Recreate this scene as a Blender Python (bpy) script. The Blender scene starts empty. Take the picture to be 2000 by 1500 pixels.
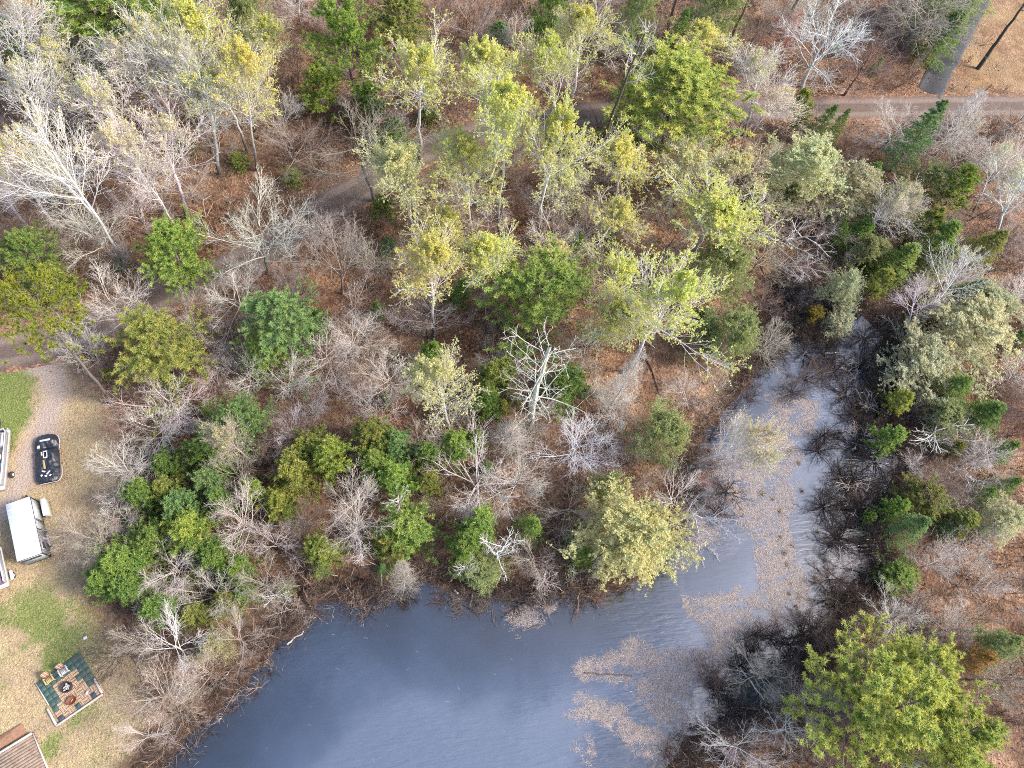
import bpy, math, random
import numpy as np
from mathutils import Matrix, Vector

# ------------------------------------------------------------------ camera, sky, sun, exposure
S = bpy.context.scene
F_PX = 1400.0                       # focal length in photo pixels (photo 2000 x 1500)
NADIR = (800.0, 1350.0)             # where plumb lines meet in the photo
CAM_H = 68.0
_d = np.array([NADIR[0] - 1000.0, 750.0 - NADIR[1], -F_PX]); _d /= np.linalg.norm(_d)
_u = -_d
_y = np.array([0, 1.0, 0]) - _u * _u[1]; _y /= np.linalg.norm(_y)
_x = np.cross(_y, _u)
ROT = np.array([_x, _y, _u])        # camera space -> world
cam_data = bpy.data.cameras.new('camera'); cam_data.lens = 36.0 * F_PX / 2000.0; cam_data.sensor_width = 36.0
cam_data.clip_start = 0.5; cam_data.clip_end = 2000.0
cam = bpy.data.objects.new('camera', cam_data); S.collection.objects.link(cam)
M4 = np.eye(4); M4[:3, :3] = ROT; M4[2, 3] = CAM_H
cam.matrix_world = Matrix(M4.tolist())
S.camera = cam

world = bpy.data.worlds.new('World'); S.world = world; world.use_nodes = True
wn = world.node_tree.nodes; wl = world.node_tree.links
bg = wn['Background']
sky = wn.new('ShaderNodeTexSky'); sky.sky_type = 'NISHITA'; sky.sun_disc = False
SUN_EL, SUN_AZ = math.radians(42), math.radians(100)     # azimuth clockwise from +Y
sky.sun_elevation = SUN_EL; sky.sun_rotation = SUN_AZ
sky.air_density = 0.8; sky.dust_density = 2.0; sky.ozone_density = 0.2
wl.new(sky.outputs[0], bg.inputs['Color']); bg.inputs['Strength'].default_value = 0.10
sun_d = bpy.data.lights.new('sun', 'SUN'); sun_d.energy = 1.5; sun_d.angle = math.radians(16); sun_d.color = (1.0, 0.90, 0.77)
sun = bpy.data.objects.new('sun', sun_d); S.collection.objects.link(sun)
sdir = Vector((math.sin(SUN_AZ) * math.cos(SUN_EL), math.cos(SUN_AZ) * math.cos(SUN_EL), math.sin(SUN_EL)))
sun.rotation_euler = sdir.to_track_quat('Z', 'Y').to_euler()
S.view_settings.view_transform = 'Standard'; S.view_settings.look = 'None'
S.view_settings.exposure = 2.0; S.view_settings.gamma = 1.0; S.view_settings.use_curve_mapping = False
S.cycles.max_bounces = 6; S.cycles.diffuse_bounces = 3; S.cycles.glossy_bounces = 3; S.cycles.transmission_bounces = 3
S.cycles.transparent_max_bounces = 6
try:
    S.cycles.use_denoising = False; S.cycles.filter_width = 1.0
except Exception:
    pass

# ------------------------------------------------------------------ photo pixel -> place on the ground
def ray(px, py):
    v = np.array([px - 1000.0, 750.0 - py, -F_PX])
    return ROT @ v
def G(px, py, z=0.0):
    r = ray(px, py); t = (z - CAM_H) / r[2]
    return np.array([r[0] * t, r[1] * t, z])
def G2(pts, z=0.0):
    return np.array([G(a, b, z)[:2] for a, b in pts])
def px_per_m(p):
    """photo pixels per metre at world point p"""
    q = ROT.T @ (np.asarray(p, float) - np.array([0, 0, CAM_H]))
    return F_PX / -q[2]
def to_px(P):
    q = (np.asarray(P, float) - np.array([0, 0, CAM_H])) @ ROT
    return np.stack([1000 + F_PX * q[..., 0] / -q[..., 2], 750 - F_PX * q[..., 1] / -q[..., 2]], -1)

# ------------------------------------------------------------------ mesh helpers
def mk_mesh(name, V, faces, mats=(), attrs=None, smooth=False, fmat=None):
    """faces: list of int arrays (n,3) or (n,4)"""
    V = np.asarray(V, np.float32)
    faces = [np.asarray(f, np.int32) for f in faces if len(f)]
    me = bpy.data.meshes.new(name)
    me.vertices.add(len(V)); me.vertices.foreach_set('co', V.ravel())
    loops = np.concatenate([f.ravel() for f in faces])
    sizes = np.concatenate([np.full(len(f), f.shape[1], np.int32) for f in faces])
    starts = np.concatenate([[0], np.cumsum(sizes)[:-1]]).astype(np.int32)
    me.loops.add(len(loops)); me.loops.foreach_set('vertex_index', loops)
    me.polygons.add(len(sizes)); me.polygons.foreach_set('loop_start', starts); me.polygons.foreach_set('loop_total', sizes)
    if smooth:
        me.polygons.foreach_set('use_smooth', np.ones(len(sizes), bool))
    for m in mats:
        me.materials.append(m)
    if fmat is not None:
        me.polygons.foreach_set('material_index', np.asarray(fmat, np.int32))
    me.update(calc_edges=True)
    for k, v in (attrs or {}).items():
        v = np.asarray(v, np.float32)
        if v.ndim == 1:
            a = me.attributes.new(k, 'FLOAT', 'POINT'); a.data.foreach_set('value', v)
        else:
            a = me.attributes.new(k, 'FLOAT_COLOR', 'POINT')
            c = np.ones((len(v), 4), np.float32); c[:, :3] = v; a.data.foreach_set('color', c.ravel())
    return me
COL = S.collection
def link(name, data, parent=None, loc=None, rot=None):
    o = bpy.data.objects.new(name, data); COL.objects.link(o)
    if parent is not None: o.parent = parent
    if loc is not None: o.location = loc
    if rot is not None: o.rotation_euler = rot
    return o
def tag(o, label=None, cat=None, group=None, kind=None):
    if label: o['label'] = label
    if cat: o['category'] = cat
    if group: o['group'] = group
    if kind: o['kind'] = kind
    return o

class MB:
    """collects boxes, cylinders and tubes into ONE mesh"""
    def __init__(s): s.V = []; s.F4 = []; s.F3 = []; s.n = 0
    def add(s, V, F4=(), F3=()):
        V = np.asarray(V, float)
        s.V.append(V)
        if len(F4): s.F4.append(np.asarray(F4, int) + s.n)
        if len(F3): s.F3.append(np.asarray(F3, int) + s.n)
        s.n += len(V); return s
    def box(s, c, d, rz=0.0, b=0.0, taper=1.0):
        """box with bevelled vertical edges; c centre, d full size"""
        hx, hy, hz = d[0] / 2, d[1] / 2, d[2] / 2
        if b > 0:
            b = min(b, hx * .9, hy * .9)
            ring = [(-hx + b, -hy), (hx - b, -hy), (hx, -hy + b), (hx, hy - b), (hx - b, hy), (-hx + b, hy), (-hx, hy - b), (-hx, -hy + b)]
        else:
            ring = [(-hx, -hy), (hx, -hy), (hx, hy), (-hx, hy)]
        R = np.array(ring); n = len(R)
        levels = [(-hz, 1.0), (hz, taper)] if b <= 0 else [(-hz, 1.0), (hz - min(b, hz) * .6, taper), (hz, taper * (1 - .5 * b / max(hx, hy)))]
        V = np.concatenate([np.c_[R * k, np.full(n, z)] for z, k in levels])
        ca, sa = math.cos(rz), math.sin(rz)
        V = V @ np.array([[ca, sa, 0], [-sa, ca, 0], [0, 0, 1]]) + np.asarray(c, float)
        L = len(levels)
        F4 = [(l * n + i, l * n + (i + 1) % n, (l + 1) * n + (i + 1) % n, (l + 1) * n + i) for l in range(L - 1) for i in range(n)]
        F3 = []
        for i in range(1, n - 1):
            F3.append((0, i + 1, i)); o = (L - 1) * n; F3.append((o, o + i, o + i + 1))
        return s.add(V, F4, F3)
    def tube(s, pts, r, sides=8, cap=True):
        P = np.asarray(pts, float)[None]; k = P.shape[1]
        rr = np.full((1, k), r) if np.isscalar(r) else np.asarray(r, float)[None]
        V, F = tubes(P, rr, sides)
        s.add(V, F)
        if cap:
            a = s.n - len(V)
            for o in (0, (k - 1) * sides):
                s.F3.append(np.array([(a + o, a + o + i, a + o + i + 1) for i in range(1, sides - 1)]))
        return s
    def disc_stack(s, prof, c=(0, 0, 0), sides=24, cap=True):
        """lathe: prof = [(r,z),...]"""
        a = np.linspace(0, 2 * math.pi, sides, endpoint=False)
        V = np.concatenate([np.c_[r * np.cos(a), r * np.sin(a), np.full(sides, z)] for r, z in prof]) + np.asarray(c, float)
        F4 = [(l * sides + i, l * sides + (i + 1) % sides, (l + 1) * sides + (i + 1) % sides, (l + 1) * sides + i) for l in range(len(prof) - 1) for i in range(sides)]
        F3 = []
        if cap:
            o = (len(prof) - 1) * sides
            F3 = [(o, o + i, o + i + 1) for i in range(1, sides - 1)]
        return s.add(V, F4, F3)
    def build(s, name, mat, parent=None, smooth=False, loc=None, rot=None, label=None):
        F = []
        if s.F3: F.append(np.concatenate(s.F3))
        if s.F4: F.append(np.concatenate(s.F4))
        o = link(name, mk_mesh(name, np.concatenate(s.V), F, [mat], smooth=smooth), parent, loc, rot)
        if label: o['label'] = label
        return o

def unit(v):
    return v / np.maximum(np.linalg.norm(v, axis=-1, keepdims=True), 1e-9)
def tubes(P, R, sides):
    """P (N,K,3) centre lines, R (N,K) radii -> verts, quads"""
    N, K, _ = P.shape
    T = np.empty_like(P); T[:, 1:-1] = P[:, 2:] - P[:, :-2]; T[:, 0] = P[:, 1] - P[:, 0]; T[:, -1] = P[:, -1] - P[:, -2]
    T = unit(T)
    ref = np.where(np.abs(T[:, :1, 2:3]) > .85, np.array([1.0, 0, 0]), np.array([0, 0, 1.0]))
    U = unit(np.cross(T, np.broadcast_to(ref, T.shape))); W = np.cross(T, U)
    a = np.linspace(0, 2 * math.pi, sides, endpoint=False)
    V = P[:, :, None, :] + R[:, :, None, None] * (np.cos(a)[None, None, :, None] * U[:, :, None, :] + np.sin(a)[None, None, :, None] * W[:, :, None, :])
    base = (np.arange(N) * K * sides)[:, None, None]; k = (np.arange(K - 1) * sides)[None, :, None]
    i = np.arange(sides)[None, None, :]; j = (np.arange(sides) + 1) % sides; j = j[None, None, :]
    F = np.stack([base + k + i, base + k + j, base + k + sides + j, base + k + sides + i], -1).reshape(-1, 4)
    return V.reshape(-1, 3), F

# ------------------------------------------------------------------ materials
def new_mat(name):
    m = bpy.data.materials.new(name); m.use_nodes = True
    nt = m.node_tree; return m, nt.nodes, nt.links, nt.nodes['Principled BSDF']
def N(nodes, t, **kw):
    n = nodes.new(t)
    for k, v in kw.items(): setattr(n, k, v)
    return n
def noise(nodes, links, scale, detail=4, rough=.55, vec=None, dist=0.0):
    n = nodes.new('ShaderNodeTexNoise'); n.inputs['Scale'].default_value = scale; n.inputs['Detail'].default_value = detail
    n.inputs['Roughness'].default_value = rough; n.inputs['Distortion'].default_value = dist
    if vec is not None: links.new(vec, n.inputs['Vector'])
    return n
def ramp(nodes, links, fac, stops, interp='LINEAR'):
    r = nodes.new('ShaderNodeValToRGB'); e = r.color_ramp.elements; r.color_ramp.interpolation = interp
    while len(e) > 2: e.remove(e[-1])
    for i, (p, c) in enumerate(stops):
        if i < 2: e[i].position = p
        else: e.new(p)
        e[i].color = (*c[:3], 1) if len(c) >= 3 else (c[0],) * 3 + (1,)
    if fac is not None: links.new(fac, r.inputs[0])
    return r
def mix(nodes, links, a, b, fac, mode='MIX'):
    m = nodes.new('ShaderNodeMix'); m.data_type = 'RGBA'; m.blend_type = mode
    for sock, v in ((m.inputs[0], fac), (m.inputs[6], a), (m.inputs[7], b)):
        if hasattr(v, 'is_linked'): links.new(v, sock)
        elif isinstance(v, (int, float)): sock.default_value = v
        else: sock.default_value = (*v[:3], 1)
    return m.outputs[2]
def math_(nodes, links, op, a, b=None):
    m = nodes.new('ShaderNodeMath'); m.operation = op
    for s_, v in ((m.inputs[0], a), (m.inputs[1], b)):
        if v is None: continue
        if hasattr(v, 'is_linked'): links.new(v, s_)
        else: s_.default_value = v
    return m.outputs[0]
def simple(name, col, rough=.6, metal=0.0, var=.12, scale=6.0, bump=0.0, spec=.5):
    m, n, l, p = new_mat(name)
    tc = n.new('ShaderNodeTexCoord')
    nz = noise(n, l, scale, 6, .65, tc.outputs['Object'])
    c = np.array(col)
    r = ramp(n, l, nz.outputs[0], [(.3, c * (1 - var)), (.7, np.minimum(c * (1 + var), 1))])
    l.new(r.outputs[0], p.inputs['Base Color']); p.inputs['Roughness'].default_value = rough; p.inputs['Metallic'].default_value = metal
    p.inputs['Specular IOR Level'].default_value = spec
    if bump:
        b = n.new('ShaderNodeBump'); b.inputs['Strength'].default_value = bump; b.inputs['Distance'].default_value = .02
        l.new(nz.outputs[0], b.inputs['Height']); l.new(b.outputs[0], p.inputs['Normal'])
    return m

def bark_mat(name, fissure, marks=0.0, darkbase=0.0):
    m, n, l, p = new_mat(name)
    oi = n.new('ShaderNodeObjectInfo'); tc = n.new('ShaderNodeTexCoord')
    mp = n.new('ShaderNodeMapping'); l.new(tc.outputs['Object'], mp.inputs[0]); mp.inputs['Scale'].default_value = (1, 1, .35)
    nz = noise(n, l, 5.0, 6, .7, mp.outputs[0])
    r = ramp(n, l, nz.outputs[0], [(.3, (1 - fissure,) * 3), (.65, (1.12,) * 3)])
    c = mix(n, l, oi.outputs['Color'], r.outputs[0], 1.0, 'MULTIPLY')
    if marks:
        mp2 = n.new('ShaderNodeMapping'); l.new(tc.outputs['Object'], mp2.inputs[0]); mp2.inputs['Scale'].default_value = (1.2, 1.2, 3.0)
        n2 = noise(n, l, 1.6, 5, .75, mp2.outputs[0])
        r2 = ramp(n, l, n2.outputs[0], [(.60, (0, 0, 0)), (.66, (1, 1, 1))])
        f = math_(n, l, 'MULTIPLY', r2.outputs[0], marks)
        c = mix(n, l, c, (.06, .055, .05), f)
    if darkbase:
        sp = n.new('ShaderNodeSeparateXYZ'); l.new(tc.outputs['Generated'], sp.inputs[0])
        n3 = noise(n, l, 1.2, 5, .7, tc.outputs['Object'])
        h = math_(n, l, 'ADD', sp.outputs[2], math_(n, l, 'MULTIPLY', math_(n, l, 'SUBTRACT', n3.outputs[0], .5), .7))
        r3 = ramp(n, l, h, [(.12, (1, 1, 1)), (.45, (0, 0, 0))])
        c = mix(n, l, c, (.10, .085, .075), math_(n, l, 'MULTIPLY', r3.outputs[0], darkbase))
    l.new(c, p.inputs['Base Color']); p.inputs['Roughness'].default_value = .85; p.inputs['Specular IOR Level'].default_value = .2
    return m
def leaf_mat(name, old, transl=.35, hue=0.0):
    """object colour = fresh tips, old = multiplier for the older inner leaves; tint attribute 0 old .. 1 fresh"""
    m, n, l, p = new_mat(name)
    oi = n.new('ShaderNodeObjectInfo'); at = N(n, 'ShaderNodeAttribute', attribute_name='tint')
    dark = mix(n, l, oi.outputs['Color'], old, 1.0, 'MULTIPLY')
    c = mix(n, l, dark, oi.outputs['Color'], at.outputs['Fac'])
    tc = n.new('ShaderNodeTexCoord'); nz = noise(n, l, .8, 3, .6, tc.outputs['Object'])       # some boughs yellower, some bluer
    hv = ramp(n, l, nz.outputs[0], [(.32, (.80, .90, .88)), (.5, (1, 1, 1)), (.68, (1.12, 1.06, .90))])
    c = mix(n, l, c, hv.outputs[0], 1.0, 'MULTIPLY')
    l.new(c, p.inputs['Base Color']); p.inputs['Roughness'].default_value = .6; p.inputs['Specular IOR Level'].default_value = .25
    tr = n.new('ShaderNodeBsdfTranslucent'); l.new(c, tr.inputs[0])
    mx = n.new('ShaderNodeMixShader'); mx.inputs[0].default_value = transl
    l.new(p.outputs[0], mx.inputs[1]); l.new(tr.outputs[0], mx.inputs[2])
    l.new(mx.outputs[0], n['Material Output'].inputs[0])
    return m
M_BARK = bark_mat('bark', .45)
M_PALE = bark_mat('pale_bark', .25, marks=.75, darkbase=.9)
M_TWIG = bark_mat('twig_bark', .2)
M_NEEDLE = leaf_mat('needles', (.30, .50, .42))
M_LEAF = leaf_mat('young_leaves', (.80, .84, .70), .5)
# ------------------------------------------------------------------ growing trees
def basis(T):
    ref = np.where(np.abs(T[:, 2:3]) > .9, np.array([1.0, 0, 0]), np.array([0, 0, 1.0]))
    U = unit(np.cross(T, ref)); return U, np.cross(T, U)
def stem(rng, h, r0, r1, K, wob):
    z = np.linspace(0, h, K + 1)
    off = np.cumsum(rng.normal(0, wob, (K + 1, 2)), 0); off -= off[0]
    P = np.c_[off, z][None]
    return P, (r0 + (r1 - r0) * (np.linspace(0, 1, K + 1) ** .8))[None]
def kids(rng, P, R, n, t0, t1, ang, lenf, K, wob, up, rr, rmin=.004, end=.3, even=1.0, flat=0.0):
    """n children on every parent line; lenf(t01)->length; ang degrees (lo,hi)"""
    Np, Kp, _ = P.shape
    t = t0 + (t1 - t0) * ((np.arange(n)[None] + rng.random((Np, n)) * even) / n)
    t = np.clip(t, 0, .999)
    f = t * (Kp - 1); i = f.astype(int); w = (f - i)[..., None]
    ip = np.arange(Np)[:, None]
    o = P[ip, i] * (1 - w) + P[ip, i + 1] * w
    T = unit(P[ip, i + 1] - P[ip, i]).reshape(-1, 3)
    rp = (R[ip, i] * (1 - w[..., 0]) + R[ip, i + 1] * w[..., 0]).reshape(-1)
    U, W = basis(T)
    az = (np.arange(n)[None] * 2.39996 + rng.random((Np, 1)) * 6.28 + rng.normal(0, .35, (Np, n))).reshape(-1)
    a = np.radians(rng.uniform(ang[0], ang[1], Np * n))
    side = np.cos(az)[:, None] * U + np.sin(az)[:, None] * W
    if flat: side[:, 2] *= 1 - flat; side = unit(side)
    D = np.cos(a)[:, None] * T + np.sin(a)[:, None] * side
    plen = np.linalg.norm(np.diff(P, axis=1), axis=2).sum(1)
    tt = ((t - t0) / max(t1 - t0, 1e-6)).reshape(-1)
    L = lenf(tt, np.repeat(plen, n)) * rng.uniform(.75, 1.25, Np * n)
    C = np.empty((Np * n, K + 1, 3)); C[:, 0] = o.reshape(-1, 3)
    p = C[:, 0].copy(); D = unit(D)
    for k in range(K):
        D = unit(D + rng.normal(0, wob, D.shape) + np.array([0, 0, up / K]))
        p = p + D * (L / K)[:, None]; C[:, k + 1] = p
    r0 = np.maximum(rp * rr, rmin)
    Rc = np.maximum(r0[:, None] * np.linspace(1, end, K + 1)[None], rmin * .6)
    return C, Rc
class Acc:
    def __init__(s): s.V = []; s.F = []; s.n = 0
    def add(s, P, R, sides):
        v, f = tubes(P, R, sides); s.V.append(v); s.F.append(f + s.n); s.n += len(v)
    def mesh(s, name, mat): return mk_mesh(name, np.concatenate(s.V), [np.concatenate(s.F)], [mat], smooth=True)
def spots(rng, P, n, t0=.2):
    """n points along every line, with the local direction"""
    Np, Kp, _ = P.shape
    t = rng.uniform(t0, .999, (Np, n)); f = t * (Kp - 1); i = f.astype(int); w = (f - i)[..., None]; ip = np.arange(Np)[:, None]
    o = P[ip, i] * (1 - w) + P[ip, i + 1] * w
    return o.reshape(-1, 3), unit(P[ip, i + 1] - P[ip, i]).reshape(-1, 3), t.reshape(-1)
def leaves(rng, C, size, tint, el=1.5):
    n = len(C); a = unit(rng.normal(size=(n, 3))); b = unit(np.cross(a, rng.normal(size=(n, 3))))
    s = size * rng.uniform(.6, 1.3, n)[:, None]; a = a * s * el * .5; b = b * s * .5
    V = np.stack([C - a, C + b, C + a, C - b], 1).reshape(-1, 3)
    return V, np.arange(n * 4).reshape(n, 4), np.repeat(tint, 4)
def needles(rng, C, A, n, ln, wd, spread, tint):
    """n blades per tuft, axis A; spread 0 narrow .. 1+ pom-pom; tint runs from tuft base to tip"""
    m = len(C); C = np.repeat(C, n, 0); A = np.repeat(A, n, 0)
    D = unit(A + spread * rng.normal(size=(m * n, 3)))
    S_ = unit(np.cross(D, rng.normal(size=(m * n, 3)))) * (wd / 2)
    L = (ln * rng.uniform(.7, 1.2, m * n))[:, None]
    V = np.stack([C - S_ + D * L * .1, C + S_ + D * L * .1, C + D * L], 1).reshape(-1, 3)
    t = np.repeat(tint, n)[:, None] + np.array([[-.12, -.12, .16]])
    return V, np.arange(m * n * 3).reshape(m * n, 3), np.clip(t, 0, 1).reshape(-1)
class Proto:
    def __init__(s, parts, h, w): s.parts = parts; s.h = h; s.w = w   # parts: [(name, mesh)]
def width(P):
    E = P[:, -1, :2]; E = E - np.median(E, 0); return 2 * np.percentile(np.hypot(E[:, 0], E[:, 1]), 92)

def p_aspen(seed, leafy=1.0, leafsize=.105, nb=30, lo=(.43, .53), ang=(24, 52)):
    """straight pale trunk, ascending limbs, domed head of fine twigs with opening leaves"""
    rng = np.random.default_rng(seed); h = 15.0
    P0, R0 = stem(rng, h * .94, .20, .045, 14, .07)
    t_lo = rng.uniform(*lo)
    B, RB = kids(rng, P0, R0, nb, t_lo, .985, ang, lambda t, L: (5.2 * (1 - t) ** .7 * (.72 + .28 * np.sin(np.pi * np.clip(t * 1.5 + .25, 0, 1))) + .9), 7, .075, .28, .42, .036)
    C, RC = kids(rng, B, RB, 9, .2, .98, (22, 48), lambda t, L: L * .44 * (1.1 - .6 * t), 4, .10, .25, .6, .022)
    T, RT = kids(rng, C, RC, 6, .15, 1.0, (22, 52), lambda t, L: L * .52 * (1.1 - .5 * t), 3, .14, .25, .62, .011)
    T2, RT2 = kids(rng, B, RB, 6, .4, 1.0, (25, 55), lambda t, L: L * .2, 2, .15, .3, .4, .011)
    a = Acc(); a.add(P0, R0, 8)
    # a few dead stubs low on the trunk
    Sb, RSb = kids(rng, P0, R0, 5, .15, t_lo, (60, 95), lambda t, L: rng.uniform(.5, 1.4, len(t)), 3, .15, -.1, .18, .015); a.add(Sb, RSb, 3)
    trunk = a.mesh('trunk', M_PALE)
    b = Acc(); b.add(B, RB, 5); b.add(C, RC, 3); b.add(T, RT, 3); b.add(T2, RT2, 3)
    parts = [('trunk', trunk), ('crown', b.mesh('crown', M_TWIG))]
    Q, D, t = spots(rng, T, 6, .5); Q2, D2, t2 = spots(rng, C, 3, .75); Q3, _, _ = spots(rng, T2, 3, .5)
    Q = np.concatenate([Q, Q2, Q3]); tt = rng.uniform(.1, 1, len(Q))
    # leaf-out is patchy: whole limbs are ahead of others
    ph = .5 * np.sin(Q[:, 0] * 1.3 + seed) * np.sin(Q[:, 1] * 1.1)
    keep = rng.random(len(Q)) < leafy * (.85 + ph + .5 * (Q[:, 2] / h - .6)) if leafy > .5 else rng.random(len(Q)) < leafy * np.clip(1 + 2 * ph + 4 * (Q[:, 2] / h - .75), 0, 3)
    Q = Q[keep] + rng.normal(0, .06, (keep.sum(), 3)); tt = tt[keep]
    V, F, ti = leaves(rng, Q, leafsize, tt)
    parts.append(('foliage', mk_mesh('foliage', V, [F], [M_LEAF], {'tint': ti})))
    return Proto(parts, h, width(B) + .3)
def p_hard(seed, h=9.0, limbs=12, fork=(.28, .97), ang=(24, 62), fine=1.0, w_r=1.0):
    """bare broadleaf: trunk dividing into many straight arching limbs with feathery twigs"""
    rng = np.random.default_rng(seed)
    P0, R0 = stem(rng, h * .74, .15, .04, 8, .06)
    B, RB = kids(rng, P0, R0, limbs, fork[0], fork[1], ang, lambda t, L: h * .52 * (1 - .42 * t), 6, .075, .14, .5, .027)
    C, RC = kids(rng, B, RB, 7, .18, 1.0, (16, 42), lambda t, L: L * .52 * (1.1 - .6 * t), 4, .10, .10, .58, .016)
    T, RT = kids(rng, C, RC, int(6 * fine), .12, 1.0, (18, 48), lambda t, L: L * .52 * (1.1 - .5 * t), 3, .13, .08, .6, .010)
    U_, RU = kids(rng, T, RT, 3, .2, 1.0, (18, 50), lambda t, L: L * .55, 2, .15, .06, .7, .007)
    a = Acc(); a.add(P0, R0, 7)
    b = Acc(); b.add(B, RB * w_r, 5); b.add(C, RC * w_r, 3); b.add(T, RT * w_r, 3); b.add(U_, RU, 3)
    allz = max(B[..., 2].max(), C[..., 2].max())
    return Proto([('trunk', a.mesh('trunk', M_BARK)), ('crown', b.mesh('crown', M_TWIG))], allz, width(C))
def p_sapling(seed, h=5.0, stems=5):
    """thicket sapling: several thin stems, a haze of fine bare twigs"""
    rng = np.random.default_rng(seed)
    base = np.zeros((1, 2, 3)); base[0, 1, 2] = .15
    B, RB = kids(rng, base, np.full((1, 2), .05), stems, 0, .9, (5, 42), lambda t, L: np.full(len(t), h * .95), 7, .10, .18, .9, .02)
    C, RC = kids(rng, B, RB, 12, .2, 1.0, (25, 60), lambda t, L: L * .36 * (1.15 - .7 * t), 4, .12, .2, .5, .011)
    T, RT = kids(rng, C, RC, 8, .1, 1.0, (25, 60), lambda t, L: L * .5 * (1.1 - .5 * t), 3, .15, .15, .6, .0105)
    a = Acc(); a.add(B, RB, 5); b = Acc(); b.add(C, RC, 3); b.add(T, RT, 3)
    return Proto([('trunk', a.mesh('trunk', M_BARK)), ('crown', b.mesh('crown', M_TWIG))], C[..., 2].max(), width(C))
def p_pine(seed, h=13.0, nb=46, lo=.25, spread=3.9, tufts=9, big=False):
    """white pine: tiers of long limbs ending in plumes of soft tufts, open between"""
    rng = np.random.default_rng(seed)
    P0, R0 = stem(rng, h, .24, .04, 12, .05)
    prof = lambda t, L: spread * (1 - t) ** .55 * (.75 + .4 * np.sin(9 * t + seed)) + .5
    B, RB = kids(rng, P0, R0, nb, lo, .985, (62, 85), prof, 7, .08, .38, .3, .03, even=.5)
    if big:      # feathered arms: many short side shoots all along each limb
        C, RC = kids(rng, B, RB, 20, .22, 1.0, (34, 62), lambda t, L: .42 + L * .13 * (1.1 - .5 * t), 3, .12, .45, .5, .012, flat=.4)
    else:
        C, RC = kids(rng, B, RB, 11, .28, 1.0, (30, 66), lambda t, L: .5 + L * .30 * (1.05 - .5 * t), 3, .12, .35, .5, .012, flat=.5)
    a = Acc(); a.add(P0, R0, 9); b = Acc(); b.add(B, RB, 5); b.add(C, RC, 3)
    Q, D, t = spots(rng, C, tufts, .25)
    A = unit(D * .7 + np.array([0, 0, .55]))
    # tips fresh, older needles further in
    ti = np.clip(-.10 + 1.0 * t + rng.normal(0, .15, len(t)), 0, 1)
    V, F, tv = needles(rng, Q, A, 10, .28, .05, .75, ti)
    Qe = C[:, -1]; Ve, Fe, te = needles(rng, Qe, unit(C[:, -1] - C[:, -2] + np.array([0, 0, .5])), 18, .31, .055, .8, np.clip(rng.normal(.9, .1, len(Qe)), 0, 1))
    V = np.concatenate([V, Ve]); F = np.concatenate([F, Fe + len(V) - len(Ve)]); tv = np.concatenate([tv, te])
    return Proto([('trunk', a.mesh('trunk', M_BARK)), ('crown', b.mesh('crown', M_BARK)), ('foliage', mk_mesh('foliage', V, [F], [M_NEEDLE], {'tint': tv}))], h, width(B) + .5)
def p_young(seed, h=6.0, spread=1.75):
    """young pine: dense rounded cone of tufted shoots"""
    rng = np.random.default_rng(seed)
    P0, R0 = stem(rng, h, .09, .015, 8, .03)
    B, RB = kids(rng, P0, R0, 46, .08, .985, (50, 78), lambda t, L: spread * (1 - t) ** .75 * (.85 + .25 * np.sin(7 * t + seed)) + .25, 4, .09, .5, .4, .015)
    C, RC = kids(rng, B, RB, 7, .3, 1.0, (28, 55), lambda t, L: .22 + L * .22, 2, .1, .5, .5, .008)
    a = Acc(); a.add(P0, R0, 6); b = Acc(); b.add(B, RB, 3); b.add(C, RC, 3)
    Q, D, t = spots(rng, C, 5, .2); A = unit(D * .8 + np.array([0, 0, .5]))
    V, F, tv = needles(rng, Q, A, 11, .20, .045, .75, np.clip(-.1 + .95 * t + rng.normal(0, .18, len(t)), 0, 1))
    Q2, D2, t2 = spots(rng, B, 8, .3)
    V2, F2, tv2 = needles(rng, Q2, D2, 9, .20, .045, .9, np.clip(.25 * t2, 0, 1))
    V = np.concatenate([V, V2]); F = np.concatenate([F, F2 + len(V) - len(V2)]); tv = np.concatenate([tv, tv2])
    return Proto([('trunk', a.mesh('trunk', M_BARK)), ('crown', b.mesh('crown', M_BARK)), ('foliage', mk_mesh('foliage', V, [F], [M_NEEDLE], {'tint': tv}))], h, width(B) + .5)
def p_fir(seed, h=9.0, spread=1.7, dens=1.0):
    """narrow spired fir or spruce: flat sprays in tiers, drooping a little"""
    rng = np.random.default_rng(seed)
    P0, R0 = stem(rng, h, .11, .012, 9, .03)
    B, RB = kids(rng, P0, R0, int(95 * dens), .05, .985, (70, 96), lambda t, L: spread * (1 - t) ** .85 + .12, 4, .06, -.05, .28, .012, even=.7)
    C, RC = kids(rng, B, RB, 8, .2, 1.0, (38, 60), lambda t, L: .1 + L * .34 * (1.1 - .7 * t), 2, .08, .1, .5, .006, flat=.85)
    a = Acc(); a.add(P0, R0, 6); b = Acc(); b.add(B, RB, 3)
    Q, D, t = spots(rng, C, 4, .05)
    V, F, tv = needles(rng, Q, D, 6, .15, .04, .6, np.clip(.1 + .7 * t + rng.normal(0, .12, len(t)), 0, 1))
    Q2, D2, t2 = spots(rng, B, 9, .15)
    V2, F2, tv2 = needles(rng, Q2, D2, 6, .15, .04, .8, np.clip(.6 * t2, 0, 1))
    V = np.concatenate([V, V2]); F = np.concatenate([F, F2 + len(V) - len(V2)]); tv = np.concatenate([tv, tv2])
    return Proto([('trunk', a.mesh('trunk', M_BARK)), ('crown', b.mesh('crown', M_BARK)), ('foliage', mk_mesh('foliage', V, [F], [M_NEEDLE], {'tint': tv}))], h, 2 * spread)
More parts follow.
